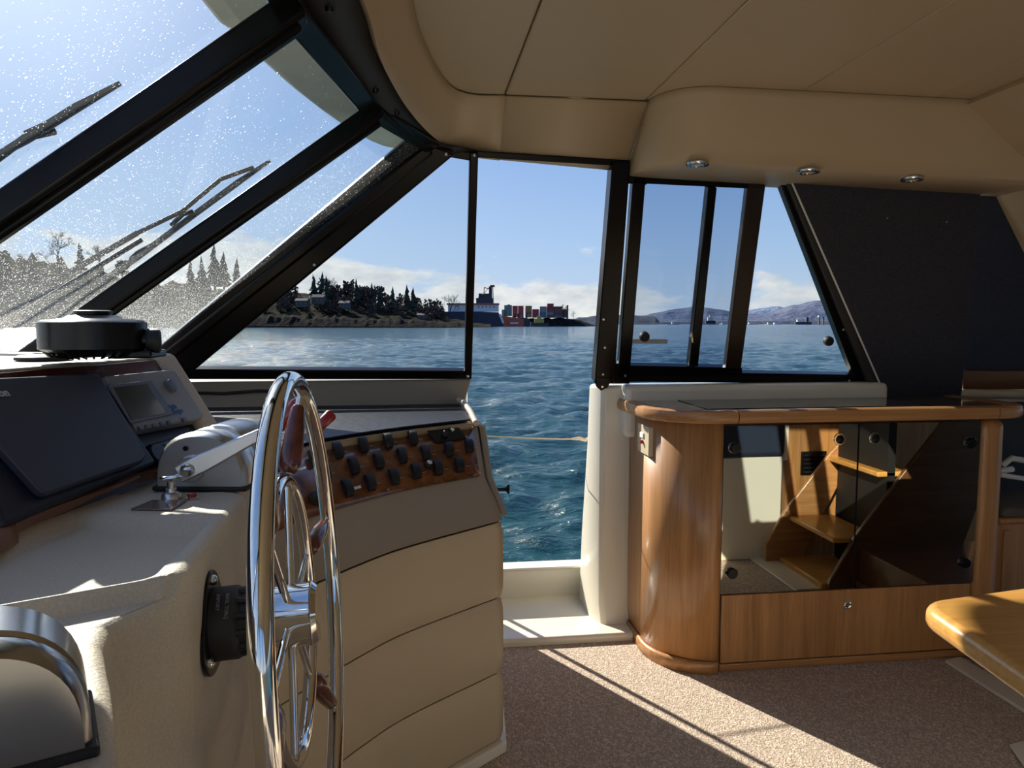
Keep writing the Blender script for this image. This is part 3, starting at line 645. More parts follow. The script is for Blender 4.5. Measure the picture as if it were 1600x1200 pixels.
for i in range(10):
    build(MB().obox(FP(174 + i * 6.2, 602.5 - i * 0.72, s0 + 0.0045), PH, PR, PN, 0.003, 0.0012, 0.0005), 'scale_mark', M['print_grey'], sn)

rd = thing('marine_radio', 'black marine radio with a pale screen under the sonar display', 'radio', FP(270, 720))
build(fquad([(222, 701), (308, 676), (330, 705), (252, 740)], 0.004, 0.018), 'body', M['plastic'], rd, bevel=0.004)
build(fquad([(269, 690), (289, 685), (302, 701), (281, 708)], 0.022, 0.001), 'screen', M['lcd'], rd)
build(MB().lathe([(0.0, 0.006), (0.020, 0.006), (0.022, 0.0)], FP(246, 710, 0.022), PN, 24), 'speaker_ring', M['darknavy'], rd, smooth=True)
for q in ((260, 695), (264, 702), (268, 709), (292, 687), (296, 694)): build(MB().obox(FP(*q, 0.023), PH, PR, PN, 0.008, 0.007, 0.003), 'key', M['greyplastic'], rd, bevel=0.001)
build(MB().lathe([(0.0, 0.014), (0.010, 0.013), (0.011, 0.0)], FP(304, 684, 0.022), PN, 20), 'volume_knob', M['rubber'], rd, smooth=True)

# ------------------------------------------------------------------ fan and vent on the pod top
fc = P(148, 553, z=ZP + 0.024)
ft_ = thing('dash_fan', 'round black fan lying on top of the dashboard', 'fan', fc)
R_ = 68 * np.linalg.norm(fc - CAM) / 1190
def fz(y): return (548 - y) * np.linalg.norm(fc - CAM) / 1190
build(MB().lathe([(R_ * .70, fz(551)), (R_ * .93, fz(543)), (R_, fz(540)), (R_ * 1.0, fz(504)), (R_ * .93, fz(501)), (R_ * .55, fz(498)), (R_ * 0.45, fz(494)), (0.0, fz(493))], fc, seg=40), 'drum', M['plastic'], ft_, smooth=True)
build(MB().lathe([(R_ * .34, fz(497)), (R_ * .36, fz(488)), (R_ * .30, fz(487)), (0, fz(487))], fc, seg=28), 'motor_cap', M['plastic'], ft_, smooth=True)
for i in range(26):
    a = 2 * math.pi * i / 26; dv = np.array([math.cos(a), math.sin(a), 0])
    build(MB().tube([fc + dv * R_ * 0.92 + (0, 0, fz(542)), fc + dv * R_ * 0.80 + (0, 0, fz(550)), fc + dv * R_ * 0.55 + (0, 0, fz(553))], 0.0022, 5), 'grille_wire', M['plastic'], ft_, smooth=True)
rt = unit(np.array([ray(237, 530)[1], -ray(237, 530)[0], 0]))
build(MB().tube([fc + rt * R_ * 0.7 + (0, -.03, fz(530)), fc + rt * R_ * 1.12 + (0, -.03, fz(529)), fc + rt * R_ * 1.30 + (0, -.03, fz(529))], [0.014, 0.014, 0.019], 14), 'tilt_arm', M['plastic'], ft_, smooth=True)
build(MB().lathe([(0.020, -0.012), (0.024, -0.006), (0.024, 0.012), (0.018, 0.016), (0, 0.017)], fc + rt * R_ * 1.18 + (0, -.03, fz(530)), rt, 18), 'knob', M['rubber'], ft_, smooth=True)
build(MB().box(tuple(fc + rt * R_ * 0.75 + (-.03, -.05, fz(554))), tuple(fc + rt * R_ * 1.05 + (.02, .03, fz(543)))), 'foot', M['plastic'], ft_, bevel=0.004)
lab = fc + rt * R_ * 0.62 - np.array([0, 1, 0]) * R_ * 0.80
build(MB().obox(lab + (0, 0, fz(513)), rt, (0, 0, 1), np.cross(rt, (0, 0, 1)), R_ * 0.42, fz(541), 0.002), 'label_sticker', M['beige'], ft_)
vn = P(68, 562, z=ZP + 0.010)
build(MB().lathe([(0.050, 0), (0.050, 0.006), (0.042, 0.010), (0.0, 0.011)], vn, seg=30), 'deck_ring', M['rubber'], None, smooth=True)
tag(bpy.data.objects['deck_ring'], 'low black ring lying on the dashboard left of the fan', 'vent ring')

# ------------------------------------------------------------------ throttle levers
def throttle(lbl, c, wd, ht, ln, body, pts, rot=0.0):
    t_ = thing('throttle_control', lbl, 'throttle', c)
    def D(s, k, y):  # D-shaped section
        v = []
        for i in range(25):
            a = math.pi * i / 24
            v.append(np.array(c) + np.array([k * wd / 2 * math.copysign(abs(math.cos(a)) ** 0.85, math.cos(a)), y, 0.006 + s * ht * math.sin(a) ** 0.75]))
        return v
    secs = [D(0.93, 0.93, 0), D(1.0, 1.0, 0.010), D(1.0, 1.0, ln * 0.25), D(0.965, 0.97, ln * 0.28), D(0.965, 0.97, ln * 0.36), D(1.0, 1.0, ln * 0.39), D(1.0, 1.0, ln * 0.95), D(0.9, 0.9, ln)]
    m = MB().loft(secs); m.f += [tuple(range(25))[::-1], tuple(7 * 25 + k for k in range(25))]
    build(m, 'housing', body, t_, smooth=True)
    build(MB().box((c[0] - wd / 2 - 0.004, c[1] - 0.003, c[2] - 0.002), (c[0] + wd / 2 + 0.004, c[1] + ln + 0.003, c[2] + 0.007)), 'gasket', M['rubber'], t_, bevel=0.003)
    pv = np.array(c) + np.array(pts[0])
    build(MB().lathe([(0.024, -0.004), (0.024, 0.006), (0.022, 0.008), (0, 0.008)], pv, (0, -1, 0), 28), 'pivot_boss', body, t_, smooth=True)
    tip = np.array(c) + np.array(pts[1]); ax = unit(tip - pv); sd_ = np.cross(ax, (0, 1, 0))
    y0 = np.array([0, -0.016, 0])
    arm = [pv - ax * 0.02 + sd_ * 0.016, pv - ax * 0.02 - sd_ * 0.016, pv + ax * 0.03 - sd_ * 0.017, tip - sd_ * 0.008, tip + sd_ * 0.008, pv + ax * 0.03 + sd_ * 0.017]
    build(MB().prism([q + y0 for q in arm], (0, 0.010, 0)), 'lever', M['satin'] if body is not M['chrome'] else body, t_, bevel=0.003, seg=3)
    build(MB().lathe([(0.012, 0.0), (0.012, 0.005), (0.010, 0.007), (0, 0.007)], pv + y0, (0, -1, 0), 24), 'pivot_bolt', M['chrome'], t_, smooth=True)
    build(MB().lathe([(0.0045, 0.0), (0.0045, 0.003), (0, 0.003)], np.array(c) + np.array([-0.022, -0.001, ht * 0.78]), (0, -1, 0), 14), 'screw', M['plastic'], t_, smooth=True)
    build(MB().lathe([(0.006, -0.02), (0.010, -0.01), (0.0125, 0.01), (0.0135, 0.045), (0.010, 0.052), (0, 0.053)], tip + y0 + ax * 0.01, unit(ax + np.array([0.1, 0, 0.8])), 20), 'knob', M['red'], t_, smooth=True)
    if len(pts) > 2:
        tip2 = np.array(c) + np.array(pts[2]); pv2 = pv + np.array([0, ln + 0.02, 0]); ax2 = unit(tip2 - pv2); sd2 = np.cross(ax2, (0, 1, 0))
        build(MB().prism([pv2 + sd2 * 0.014, pv2 - sd2 * 0.014, tip2 - sd2 * 0.007, tip2 + sd2 * 0.007], (0, 0.010, 0)), 'lever', M['satin'], t_, bevel=0.003)
        build(MB().lathe([(0.006, -0.02), (0.010, -0.01), (0.0125, 0.01), (0.0135, 0.04), (0.010, 0.045), (0, 0.046)], tip2, unit(ax2 + np.array([0.1, 0, 0.8])), 20), 'knob', M['red'], t_, smooth=True)
    t_.rotation_euler.z = rot
    return t_
tb = P(312, 766, z=ZT + 0.001)
def loc_(q, c, a): d_ = np.array(q) - c; return (d_[0] * math.cos(a) + d_[1] * math.sin(a), -d_[0] * math.sin(a) + d_[1] * math.cos(a), d_[2])
throttle('satin silver twin throttle with red knobs beside the instrument pod', tb, 0.165, 0.098, 0.22, M['satin'], [(-0.012, -0.002, 0.040), loc_(P(437, 664, y=1.375), tb, -0.16), loc_(P(497, 668, y=1.66), tb, -0.16)], -0.16)
nb = np.array([-0.318, 0.530, ZT - 0.023])
throttle('polished throttle dome in the near lower left corner', nb, 0.165, 0.092, 0.10, M['steel_grey'], [(-0.004, -0.002, 0.030), (-0.16, 0.0, 0.06)], 0.44)
# cable behind
build(MB().tube([P(355, 681, z=0.948), P(372, 677, z=0.958), P(392, 681, z=0.953), P(404, 690, z=0.945)], 0.006, 10), 'braided_hose', M['satin'], None, smooth=True)
tag(bpy.data.objects['braided_hose'], 'short braided steel hose behind the silver throttle', 'hose')
build(MB().tube([P(300, 614, y=2.855), P(350, 615, y=2.855), P(400, 611, y=2.855), P(440, 611, y=2.855)], 0.006, 8), 'black_cable', M['rubber'], None, smooth=True)
tag(bpy.data.objects['black_cable'], 'thin black cable running along the liner under the side window', 'cable')

# pull knob, placard, button
kb = P(268, 779, z=ZT + 0.001)
kn = thing('pull_knob', 'small chrome pull knob on the console below the throttle', 'knob', kb)
build(MB().lathe([(0.017, 0), (0.016, 0.006), (0.013, 0.010), (0.009, 0.012), (0.0085, 0.018), (0.0, 0.018)], kb, seg=20), 'collar', M['satin'], kn, smooth=True)
build(MB().lathe([(0.006, 0.012), (0.006, 0.030), (0.017, 0.034), (0.018, 0.037), (0.014, 0.040), (0.0, 0.040)], kb, seg=24), 'head', M['chrome'], kn, smooth=True)
pl = [P(x, y, z=ZT + 0.001) for x, y in ((204, 797), (238, 783), (292, 783), (268, 798))]
build(MB().prism(pl, (0, 0, 0.0025)), 'placard', M['placard'], None, bevel=0.0008)
tag(bpy.data.objects['placard'], 'small brown film placard lying in front of the pull knob', 'placard')
rb = P(300, 779, z=ZT + 0.001)
bt = thing('push_button', 'small red push button right of the pull knob', 'button', rb)
build(MB().lathe([(0.0105, 0), (0.0105, 0.003), (0.008, 0.004), (0, 0.004)], rb, seg=20), 'ring', M['chrome'], bt, smooth=True)
build(MB().lathe([(0.0075, 0.002), (0.0075, 0.009), (0.006, 0.010), (0, 0.010)], rb, seg=20), 'cap', M['red'], bt, smooth=True)

# ------------------------------------------------------------------ switch panel
swp = thing('switch_panel', 'burl veneer switch panel with rows of black rockers', 'switch panel', B_[NN // 2])
def SP(u, v, off=0.0):
    u = max(0.0, min(1.0, u)) * (NN - 1); i = min(int(u), NN - 2); s = u - i
    k = K_[i] * (1 - s) + K_[i + 1] * s; b = B_[i] * (1 - s) + B_[i + 1] * s
    tu = unit(K_[i + 1] - K_[i]); tv = unit(b - k); n_ = np.cross(tu, tv); n_ = n_ if n_[2] > 0 else -n_
    return k * (1 - v) + b * v + n_ * off, tu, tv, n_
def inv(px, py):
    best = None; u0, v0, du, dv = 0.5, 0.5, 0.5, 0.5
    for it in range(7):
        best = min((np.sum((pix(SP(u, v)[0]) - (px, py)) ** 2), u, v) for u in np.linspace(max(0, u0 - du), min(1, u0 + du), 13) for v in np.linspace(max(0, v0 - dv), min(1, v0 + dv), 13))
        u0, v0 = best[1:]; du *= 0.35; dv *= 0.35
    return u0, v0
rows = []
for v in np.linspace(0.04, 0.96, 5): rows.append([SP(u, v, 0.003)[0] for u in np.linspace(0.05, 0.975, 30)])
build(MB().loft(rows), 'veneer_plate', M['burl'], swp, smooth=True, solid=0.003)
sws = [(525, 707), (565, 698), (604, 692), (643, 687), (700, 705), (731, 700), (550, 731), (589, 723), (626, 715), (663, 711), (716, 729), (485, 718), (540, 766), (576, 757), (613, 748), (648, 739), (682, 734), (505, 741)]
for q in sws:
    u, v = inv(*q); c, tu, tv, n_ = SP(u, v, 0.005)
    m = MB(); secs = []
    for k in range(9):
        a = -1 + 2 * k / 8; hh = 0.004 + 0.013 * math.sqrt(max(0, 1 - a * a * 0.92)); cc_ = c + tv * a * 0.028
        secs.append([cc_ - tu * 0.0125, cc_ - tu * 0.0125 + n_ * hh, cc_ - tu * 0.009 + n_ * (hh + 0.001), cc_ + tu * 0.009 + n_ * (hh + 0.001), cc_ + tu * 0.0125 + n_ * hh, cc_ + tu * 0.0125])
    m.loft(secs); m.f += [tuple(range(6))[::-1], tuple(8 * 6 + k for k in range(6))]
    s_ = build(m, 'rocker_switch', M['rubber'], swp, smooth=True)
    lc = c + tu * 0.030 + n_ * 0.0012 + tv * 0.008
    build(MB().obox(lc, tu, tv, n_, 0.016, 0.0014, 0.0006), 'legend', M['print_grey'], swp)
qs = [SP(*inv(*q), 0.005)[0] for q in ((666, 674), (715, 669), (728, 688), (681, 695))]
build(MB().prism(qs, SP(0.8, 0.3)[3] * 0.004), 'wiper_control_plate', M['plastic'], swp, bevel=0.001)
for q, r, mt in (((705, 675), 0.0075, 'chrome'), ((694, 682), 0.011, 'rubber'), ((667, 730), 0.012, 'rubber'), ((487, 782), 0.017, 'rubber')):
    c, tu, tv, n_ = SP(*inv(*q), 0.006); build(MB().lathe([(r, 0), (r * 0.95, r * 1.1), (r * 0.7, r * 1.4), (0, r * 1.4)], c, n_, 20), 'knob', M[mt], swp, smooth=True)
c, tu, tv, n_ = SP(*inv(667, 730), 0.022); build(MB().lathe([(0.008, 0), (0.008, 0.002), (0, 0.002)], c, n_, 18), 'knob_cap', M['white'], swp, smooth=True)
c, tu, tv, n_ = SP(*inv(487, 782), 0.03); build(MB().obox(c + n_ * 0.012, n_, tv, tu, 0.035, 0.012, 0.003), 'ignition_key', M['satin'], swp, bevel=0.001)
c, tu, tv, n_ = SP(*inv(557, 764), 0.0065); build(MB().obox(c, tu, tv, n_, 0.024, 0.009, 0.0006), 'sticker', M['white'], swp)
for q in ((737, 667), (749, 740), (605, 767), (529, 693)):
    c, tu, tv, n_ = SP(*inv(*q), 0.006); build(MB().lathe([(0.004, 0), (0.003, 0.002), (0, 0.002)], c, n_, 12), 'screw', M['chrome'], swp, smooth=True)

# ------------------------------------------------------------------ steering wheel
WC = np.array([-0.155, 1.04, 0.842]); TL = math.radians(3.5)
SD = unit((-0.0216, 1.0, 0)); AX = unit((math.cos(TL), 0.0216, math.sin(TL))); UP = np.cross(AX, SD)
DISH = -0.024
sw = thing('steering_wheel', 'polished steel steering wheel with dark wooden spoke handles', 'steering wheel', WC)
def ring(r, k=0.0, n=72): return [WC + AX * k + r * (math.cos(2 * math.pi * i / n) * SD + math.sin(2 * math.pi * i / n) * UP) for i in range(n)]
build(MB().tube(ring(0.330), 0.0136, 16, True), 'rim', M['chrome'], sw, smooth=True)
build(MB().tube(ring(0.190, DISH), 0.0105, 14, True), 'inner_ring', M['chrome'], sw, smooth=True)
for k in range(6):
    a = math.radians(69 + 60 * k); dv = math.cos(a) * SD + math.sin(a) * UP
    hb_ = WC + AX * DISH + dv * 0.030; ri = WC + AX * DISH + dv * 0.190; ro_ = WC + dv * 0.330
    build(MB().tube([hb_, ri, ro_], 0.0058, 10), 'spoke', M['chrome'], sw, smooth=True)
    build(MB().lathe([(0.0085, 0.012), (0.013, 0.016), (0.0160, 0.026), (0.0168, 0.042), (0.0140, 0.080), (0.0105, 0.112), (0.0080, 0.116)], ri, ro_ - ri, 18), 'handle', M['rosewood'], sw, smooth=True)
build(MB().lathe([(0.038, -0.046), (0.043, -0.042), (0.0435, 0.0), (0.0445, 0.004), (0.0445, 0.008), (0.038, 0.014), (0.0, 0.017)], WC, AX, 36), 'hub', M['chrome'], sw, smooth=True)

hp = WC - AX * 0.052
hu = thing('helm_pump', 'black round steering pump bolted to the console behind the wheel', 'steering pump', hp - AX * 0.08)
xf = xe(1.04) + 0.003
fo = np.array([xf, 1.04, hp[2] - 0.006])
fpts = []
for i in range(48):
    a = 2 * math.pi * i / 48; r = 0.066 + 0.010 * math.cos(3 * (a - math.pi / 2)); fpts.append(fo + r * (math.cos(a) * SD + math.sin(a) * UP))
build(MB().prism(fpts, AX * 0.006), 'flange', M['plastic'], hu, bevel=0.0015)
ln = np.dot(hp - fo, AX)
build(MB().lathe([(0.050, 0.004), (0.050, ln * 0.45), (0.047, ln * 0.50), (0.041, ln * 0.55), (0.041, ln * 0.68), (0.034, ln * 0.72), (0.033, ln), (0.0, ln)], fo, AX, 36), 'body', M['rubber'], hu, smooth=True)
for k in range(12):
    a = 2 * math.pi * k / 12; dv = math.cos(a) * SD + math.sin(a) * UP
    build(MB().tube([fo + dv * 0.043 + AX * ln * 0.5, fo + dv * 0.040 + AX * ln * 0.70], 0.005, 6), 'grip_rib', M['rubber'], hu, smooth=True)
for k in range(3):
    a = math.pi / 2 + 2 * math.pi * k / 3; dv = math.cos(a) * SD + math.sin(a) * UP
    build(MB().lathe([(0.0075, 0), (0.007, 0.004), (0.003, 0.007), (0, 0.007)], fo + dv * 0.063 + AX * 0.006, AX, 14), 'screw', M['chrome'], hu, smooth=True)
for i, s_ in enumerate(('MAX. TORQ', 'IMPORT')):
    nn_ = unit(-0.75 * SD + 0.66 * UP); text(s_, 0.0065, M['print_dim'], hu, fo + nn_ * 0.0508 + AX * (0.028 - 0.012 * i) - np.cross(AX, nn_) * 0.022, np.cross(AX, nn_), AX, bold=0.0002)

# ------------------------------------------------------------------ cabinet
FY = 2.444
cb = thing('sideboard_cabinet', 'oak cabinet with rounded end and smoked mirror doors beside the doorway', 'cabinet', (1.5, 2.65, 0))
def arc_pts(x0, r, y0, yb, n=14, inset=0.0):   # plan of the rounded forward end
    return [np.array([x0 + inset, yb, 0])] + [np.array([x0 + r - (r - inset) * math.cos(a), y0 + r - (r - inset) * math.sin(a), 0]) for a in np.linspace(0, math.pi / 2, n)]
pl_ = arc_pts(0.862, 0.20, FY, 2.86)
body = MB().loft([[q + np.array([0, 0, zz]) for q in pl_] for zz in (0.035, 0.905)])
build(body, 'rounded_end', M['oak_v'], cb, smooth=True, solid=0.012)
build(MB().loft([[q + np.array([0, 0, zz]) - np.array([o_, o_, 0]) * 1.0 for q in pl_] for zz, o_ in ((0.0, 0.004), (0.028, 0.004), (0.036, 0.0))]), 'base_moulding', M['oak_h'], cb, smooth=True, solid=0.02)
build(MB().box((1.068, FY + 0.012, 0.0), (2.06, 2.86, 0.90)), 'carcass', M['darkwood'], cb)
build(MB().box((1.072, FY - 0.004, 0.032), (2.045, FY + 0.014, 0.282)), 'flap_door', M['oak_v'], cb, bevel=0.002)
fk = P(1323, 945, y=FY - 0.004)
build(MB().lathe([(0.015, 0), (0.015, 0.006), (0.011, 0.009), (0.008, 0.007), (0.0, 0.007)], fk, (0, -1, 0), 24), 'flap_knob', M['chrome'], cb, smooth=True)
build(MB().box((1.068, FY - 0.006, 0.0), (2.06, FY + 0.03, 0.028)), 'base_moulding', M['oak_h'], cb, bevel=0.004)
build(MB().box((2.058, FY - 0.012, 0.0), (2.16, 2.86, 0.90)), 'end_post', M['oak_v'], cb, bevel=0.035, seg=5)
xm = P(1336, 790, y=FY)[0]
build(MB().box((xm - 0.02, FY - 0.003, 0.288), (xm + 0.02, FY + 0.013, 0.893)), 'dark_gap_strip', M['trimblack'], cb)  # black strip added behind the gap between the doors to darken it
for i, (a, b) in enumerate(((1.066, xm - 0.0035), (xm + 0.0035, 2.054))):
    d_ = build(MB().box((a, FY - 0.006, 0.288), (b, FY, 0.893)), 'mirror_door', M['mirror'], cb)
    hx = (a + 0.04) if i == 0 else (b - 0.04)
    for zz in (0.815, 0.365):
        build(MB().lathe([(0.020, 0), (0.020, 0.010), (0.017, 0.014), (0.0, 0.014)], (hx, FY - 0.006, zz), (0, -1, 0), 24), 'hinge_boss', M['plastic'], d_, smooth=True)
    lx = (P(1310, 688, y=FY)[0], P(1366, 688, y=FY)[0])[i]
    build(MB().lathe([(0.016, 0), (0.016, 0.004), (0.021, 0.004), (0.022, 0.002), (0.022, 0.0)], (lx, FY - 0.006, 0.838), (0, -1, 0), 28), 'latch_ring', M['chrome'], d_, smooth=True)
    build(MB().lathe([(0.0145, 0), (0.0145, 0.006), (0.006, 0.008), (0, 0.008)], (lx, FY - 0.006, 0.838), (0, -1, 0), 24), 'latch_button', M['plastic'], d_, smooth=True)
# worktop
wo = []
ro = [np.array([0.805, 2.875, 0])] + [np.array([0.82 + 0.22 - 0.225 * math.cos(a), FY - 0.045 + 0.22 - 0.22 * math.sin(a), 0]) for a in np.linspace(0.0, math.pi / 2, 14)]
far_end = [np.array([2.10, FY - 0.045, 0])] + [np.array([2.12 + 0.13 * math.sin(a), FY - 0.045 + 0.13 - 0.13 * math.cos(a), 0]) for a in np.linspace(0.15, math.pi / 2, 8)] + [np.array([2.25, 2.875, 0])]
outl = ro + far_end
wt = thing('worktop', 'glossy brown worktop with oak edging on top of the cabinet', 'worktop', (1.5, 2.65, 0.905))
build(MB().prism([q + np.array([0, 0, 0.912]) for q in outl], (0, 0, 0.036)), 'top_board', M['laminate'], wt)
def edging(pts, mat_):
    rows = []
    for i, q in enumerate(pts):
        tn = unit(pts[min(i + 1, len(pts) - 1)] - pts[max(i - 1, 0)]); o_ = np.array([-tn[1], tn[0], 0]) * -1
        o_ = -o_ if np.dot(o_, q - np.array([1.5, 2.7, 0])) < 0 else o_
        rows.append([q - o_ * 0.05 + (0, 0, 0.950), q - o_ * 0.004 + (0, 0, 0.953), q + o_ * 0.006 + (0, 0, 0.947), q + o_ * 0.010 + (0, 0, 0.933), q + o_ * 0.008 + (0, 0, 0.916), q + (0, 0, 0.907), q - o_ * 0.05 + (0, 0, 0.907)])
    m = MB().loft(rows, True); m.f += [tuple(range(7)), tuple((len(rows) - 1) * 7 + k for k in range(7))[::-1]]
    build(m, 'oak_edge', mat_, wt, smooth=True)
xj = 1.098; yj = FY - 0.045
edging(ro + [np.array([xj - 0.002, yj, 0])], M['oak_h']); edging([np.array([x, yj, 0]) for x in np.linspace(xj + 0.002, 2.085, 6)], M['oak_h']); edging([np.array([2.089, yj, 0])] + far_end[1:], M['oak_h'])
build(MB().box((1.02, 2.48, 0.948), (1.90, 2.78, 0.9505)), 'black_glass_inset', M['blackglass'], wt)
build(MB().box((0.83, 2.845, 0.948), (2.25, 2.872, 0.958)), 'back_fillet', M['oak_h'], wt, bevel=0.003)
# 12 V socket on the rounded end
sx = 0.846; s0_ = P(998, 660, x=sx); s1_ = P(1015, 714, x=sx); ya, yb_ = min(s0_[1], s1_[1]), max(s0_[1], s1_[1])
sk = thing('wall_socket', 'beige socket plate with a small red light on the cabinet end', 'socket', (sx, (ya + yb_) / 2, s1_[2]))
build(MB().box((sx - 0.004, ya, s1_[2]), (0.864, yb_, s0_[2])), 'plate', M['beige'], sk, bevel=0.003)
build(MB().box((sx - 0.009, ya * .6 + yb_ * .4, s0_[2] - 0.05), (sx - 0.003, ya * .3 + yb_ * .7, s0_[2] - 0.03)), 'rocker', M['white'], sk, bevel=0.002)
build(MB().lathe([(0.007, 0), (0.007, 0.014), (0, 0.015)], (sx - 0.003, (ya + yb_) / 2, s1_[2] + 0.045), (-1, 0, 0), 14), 'indicator', M['red'], sk, smooth=True)

# shade cloths over the aft part of the window
def shade(lbl, px, off, pins=(), mt='shade'):
    t_ = thing('window_shade', lbl, 'shade', W(px[-1][0], px[-1][1], off), group='shade cloths')
    build(MB().prism([W(x, y, off) for x, y in px], -WN * 0.008), 'cloth', M[mt], t_, bevel=0.002)
    for q in pins: build(MB().lathe([(0.0, 0.003), (0.003, 0.002), (0.004, 0)], W(*q, off - 0.008), -WN, 10), 'snap', M['chrome'], t_, smooth=True)
    return t_
s1 = shade('dark perforated shade cloth hanging down to the worktop', [(1233, 277), (1531, 296), (1500, 622), (1384, 622)], -0.055, ((1386, 341), (1479, 347)))
build(MB().tube([W(1236, 282, -0.06), W(1384, 620, -0.06)], 0.004, 6), 'bound_edge', M['white'], s1, smooth=True)
build(wslab([(1226, 277), (1240, 278), (1392, 622), (1362, 612)], -0.05, -0.025), 'shade_track', M['header'], s1, bevel=0.003)
shade('dark shade cloth covering the aftmost window above the brown pelmet', [(1529, 290), (1640, 300), (1640, 577), (1503, 577)], -0.030, (), 'shade2')
# aft of the cabinet
pel = thing('aft_shelf_unit', 'brown wooden shelf unit with carpeted ledge aft of the cabinet', 'shelf unit', (2.5, 2.6, 0))
build(MB().prism([W(1500, 577, -0.03), W(1640, 577, -0.03), W(1640, 606, -0.03), W(1500, 606, -0.03)], -WN * 0.02), 'pelmet', M['darkwood'], pel, bevel=0.003)
build(MB().tube([W(1498, 615, -0.05), W(1660, 617, -0.05)], 0.021, 12), 'padded_roll', M['liner'], pel, smooth=True)
build(MB().box((2.165, FY + 0.03, 0.0), (3.0, 2.86, 0.495)), 'front_panel', M['oak_v'], pel, bevel=0.004)
build(MB().box((2.17, FY + 0.01, 0.495), (3.0, 2.86, 0.525)), 'rail', M['oak_h'], pel, bevel=0.012, seg=3)
build(MB().box((2.165, FY - 0.01, 0.527), (3.0, 2.86, 0.565)), 'carpet_ledge', mat('brown_carpet_pad', (0.12, 0.10, 0.08), 0.95, bump=(200, 0.8, 0.004)), pel, bevel=0.015, seg=3)
build(MB().box((2.20, FY + 0.036, 0.06), (2.225, FY + 0.022, 0.47)), 'stile', M['oak_v'], pel, bevel=0.003)
hb = P(1582, 745, y=2.66)
bx = thing('white_bracket', 'white plastic bracket lying in the dark recess aft of the cabinet', 'bracket', hb)
build(MB().tube([P(1565, 728, y=2.62), P(1580, 716, y=2.62), P(1640, 726, y=2.62)], 0.012, 8), 'bar', M['white'], bx, smooth=True)
build(MB().tube([P(1562, 742, y=2.58), P(1600, 748, y=2.58), P(1640, 752, y=2.58)], 0.010, 8), 'bar', M['white'], bx, smooth=True)
build(MB().tube([P(1560, 736, y=2.60), P(1582, 733, y=2.60)], 0.012, 8), 'bar', M['white'], bx, smooth=True)
build(MB().box((2.0, 2.70, 0.565), (3.0, 2.72, 0.93)), 'recess_back', M['rubber'], pel)

# floor trim and settee base at right
tr = MB().prism([P(1476, 1036, z=0.001), P(1500, 1030, z=0.001), (2.06, 1.2, 0.001), (1.93, 1.2, 0.001)], (0, 0, 0.012))
tag(build(tr, 'trim_1', M['gelcoat'], bevel=0.003), 'pale floor trim strip between carpet and wooden base at right', kind='structure')
sb = thing('storage_settee', 'dark wooden settee box on the floor under the right end of the table', 'settee', (2.3, 1.9, 0))
build(MB().prism([(2.05, 1.70, 0.0), (2.05, FY - 0.015, 0.0), (3.0, FY - 0.015, 0.0), (3.0, 1.70, 0.0)], (0, 0, 0.20)), 'base_box', M['darkwood'], sb, bevel=0.004)
build(MB().prism([(2.035, 1.70, 0.0), (2.035, FY - 0.015, 0.0), (2.05, FY - 0.015, 0.0), (2.05, 1.70, 0.0)], (0, 0, 0.05)), 'plinth', M['trimwood'], sb, bevel=0.003)
ff = [P(x, y, z=0.002) for x, y in ((1576, 1166), (1600, 1160), (1660, 1180), (1660, 1215), (1600, 1200))]
tag(build(MB().prism(ff, (0, 0, 0.008)), 'floor_plate', M['gelcoat'], bevel=0.003), 'pale plate let into the carpet at the bottom right edge', 'floor plate')

# table
tp = []
TZ = 0.745
c0 = P(1430, 938, z=TZ); e1 = P(1700, 901, z=TZ); e2 = P(1640, 1080, z=TZ)
u1 = unit(e1 - c0); u2 = unit(e2 - c0)
far = [c0 + u1 * 0.07, c0 + u1 * 0.62, c0 + u1 * 0.62 + u2 * 0.55, c0 + u2 * 0.55]
cr = [c0 + u2 * 0.06 * (1 - s) ** 2 + u1 * 0.06 * s ** 2 for s in np.linspace(0, 1, 9)]
tbl = thing('dining_table', 'golden oak table with rounded corner catching the sun at right', 'table', c0 + (u1 + u2) * 0.3 - np.array([0, 0, TZ]))
build(MB().prism([q - np.array([0, 0, 0.042]) for q in cr + far[1:]], (0, 0, 0.042)), 'table_top', M['table'], tbl, bevel=0.017, seg=5)
tcx = c0 + u1 * 0.36 + u2 * 0.34
build(MB().lathe([(0.16, 0.0), (0.16, 0.012), (0.04, 0.02), (0.035, 0.70), (0.08, 0.704)], (tcx[0], tcx[1], 0.0), seg=28), 'pedestal_leg', M['satin'], tbl, smooth=True)

# ------------------------------------------------------------------ the side of the saloon seen in the mirror doors
def MP(px, py, x=None, y=None, z=None):        # a point seen in the mirror
    if y is not None: y = 2 * FY - y
    q = P(px, py, x=x, y=y, z=z); q[1] = 2 * FY - q[1]; return q
WY = MP(1150, 874, z=0.0)[1]
sl = thing('settee_locker', 'cream settee locker reflected in the mirror doors', 'settee', (1.6, WY - 0.2, 0))
xr = MP(1221, 720, y=WY)[0]; zt_ = MP(1170, 714, y=WY)[2]
build(MB().box((1.52, WY - 0.9, 0.0), (xr, WY, zt_)), 'locker', M['gelcoat'], sl, bevel=0.006)
build(MB().box((1.52, WY - 0.9, zt_), (xr + 0.01, WY + 0.02, zt_ + 0.22)), 'cushion', M['blue'], sl, bevel=0.03, seg=3)
ob = thing('oak_bulkhead', 'oak panelled bulkhead behind the stairs, reflected in the mirror doors', 'panel', (2.2, WY - 0.05, 0))
x_ob = MP(1231, 700, y=WY)[0]
build(MB().box((x_ob, WY - 0.06, 0.0), (3.3, WY - 0.02, 1.1)), 'panel', M['oak_v'], ob)
build(MB().box((x_ob - 0.028, WY - 0.06, zt_ - 0.02), (x_ob - 0.004, WY - 0.0, 1.1)), 'white_edge', M['gelcoat'], ob)
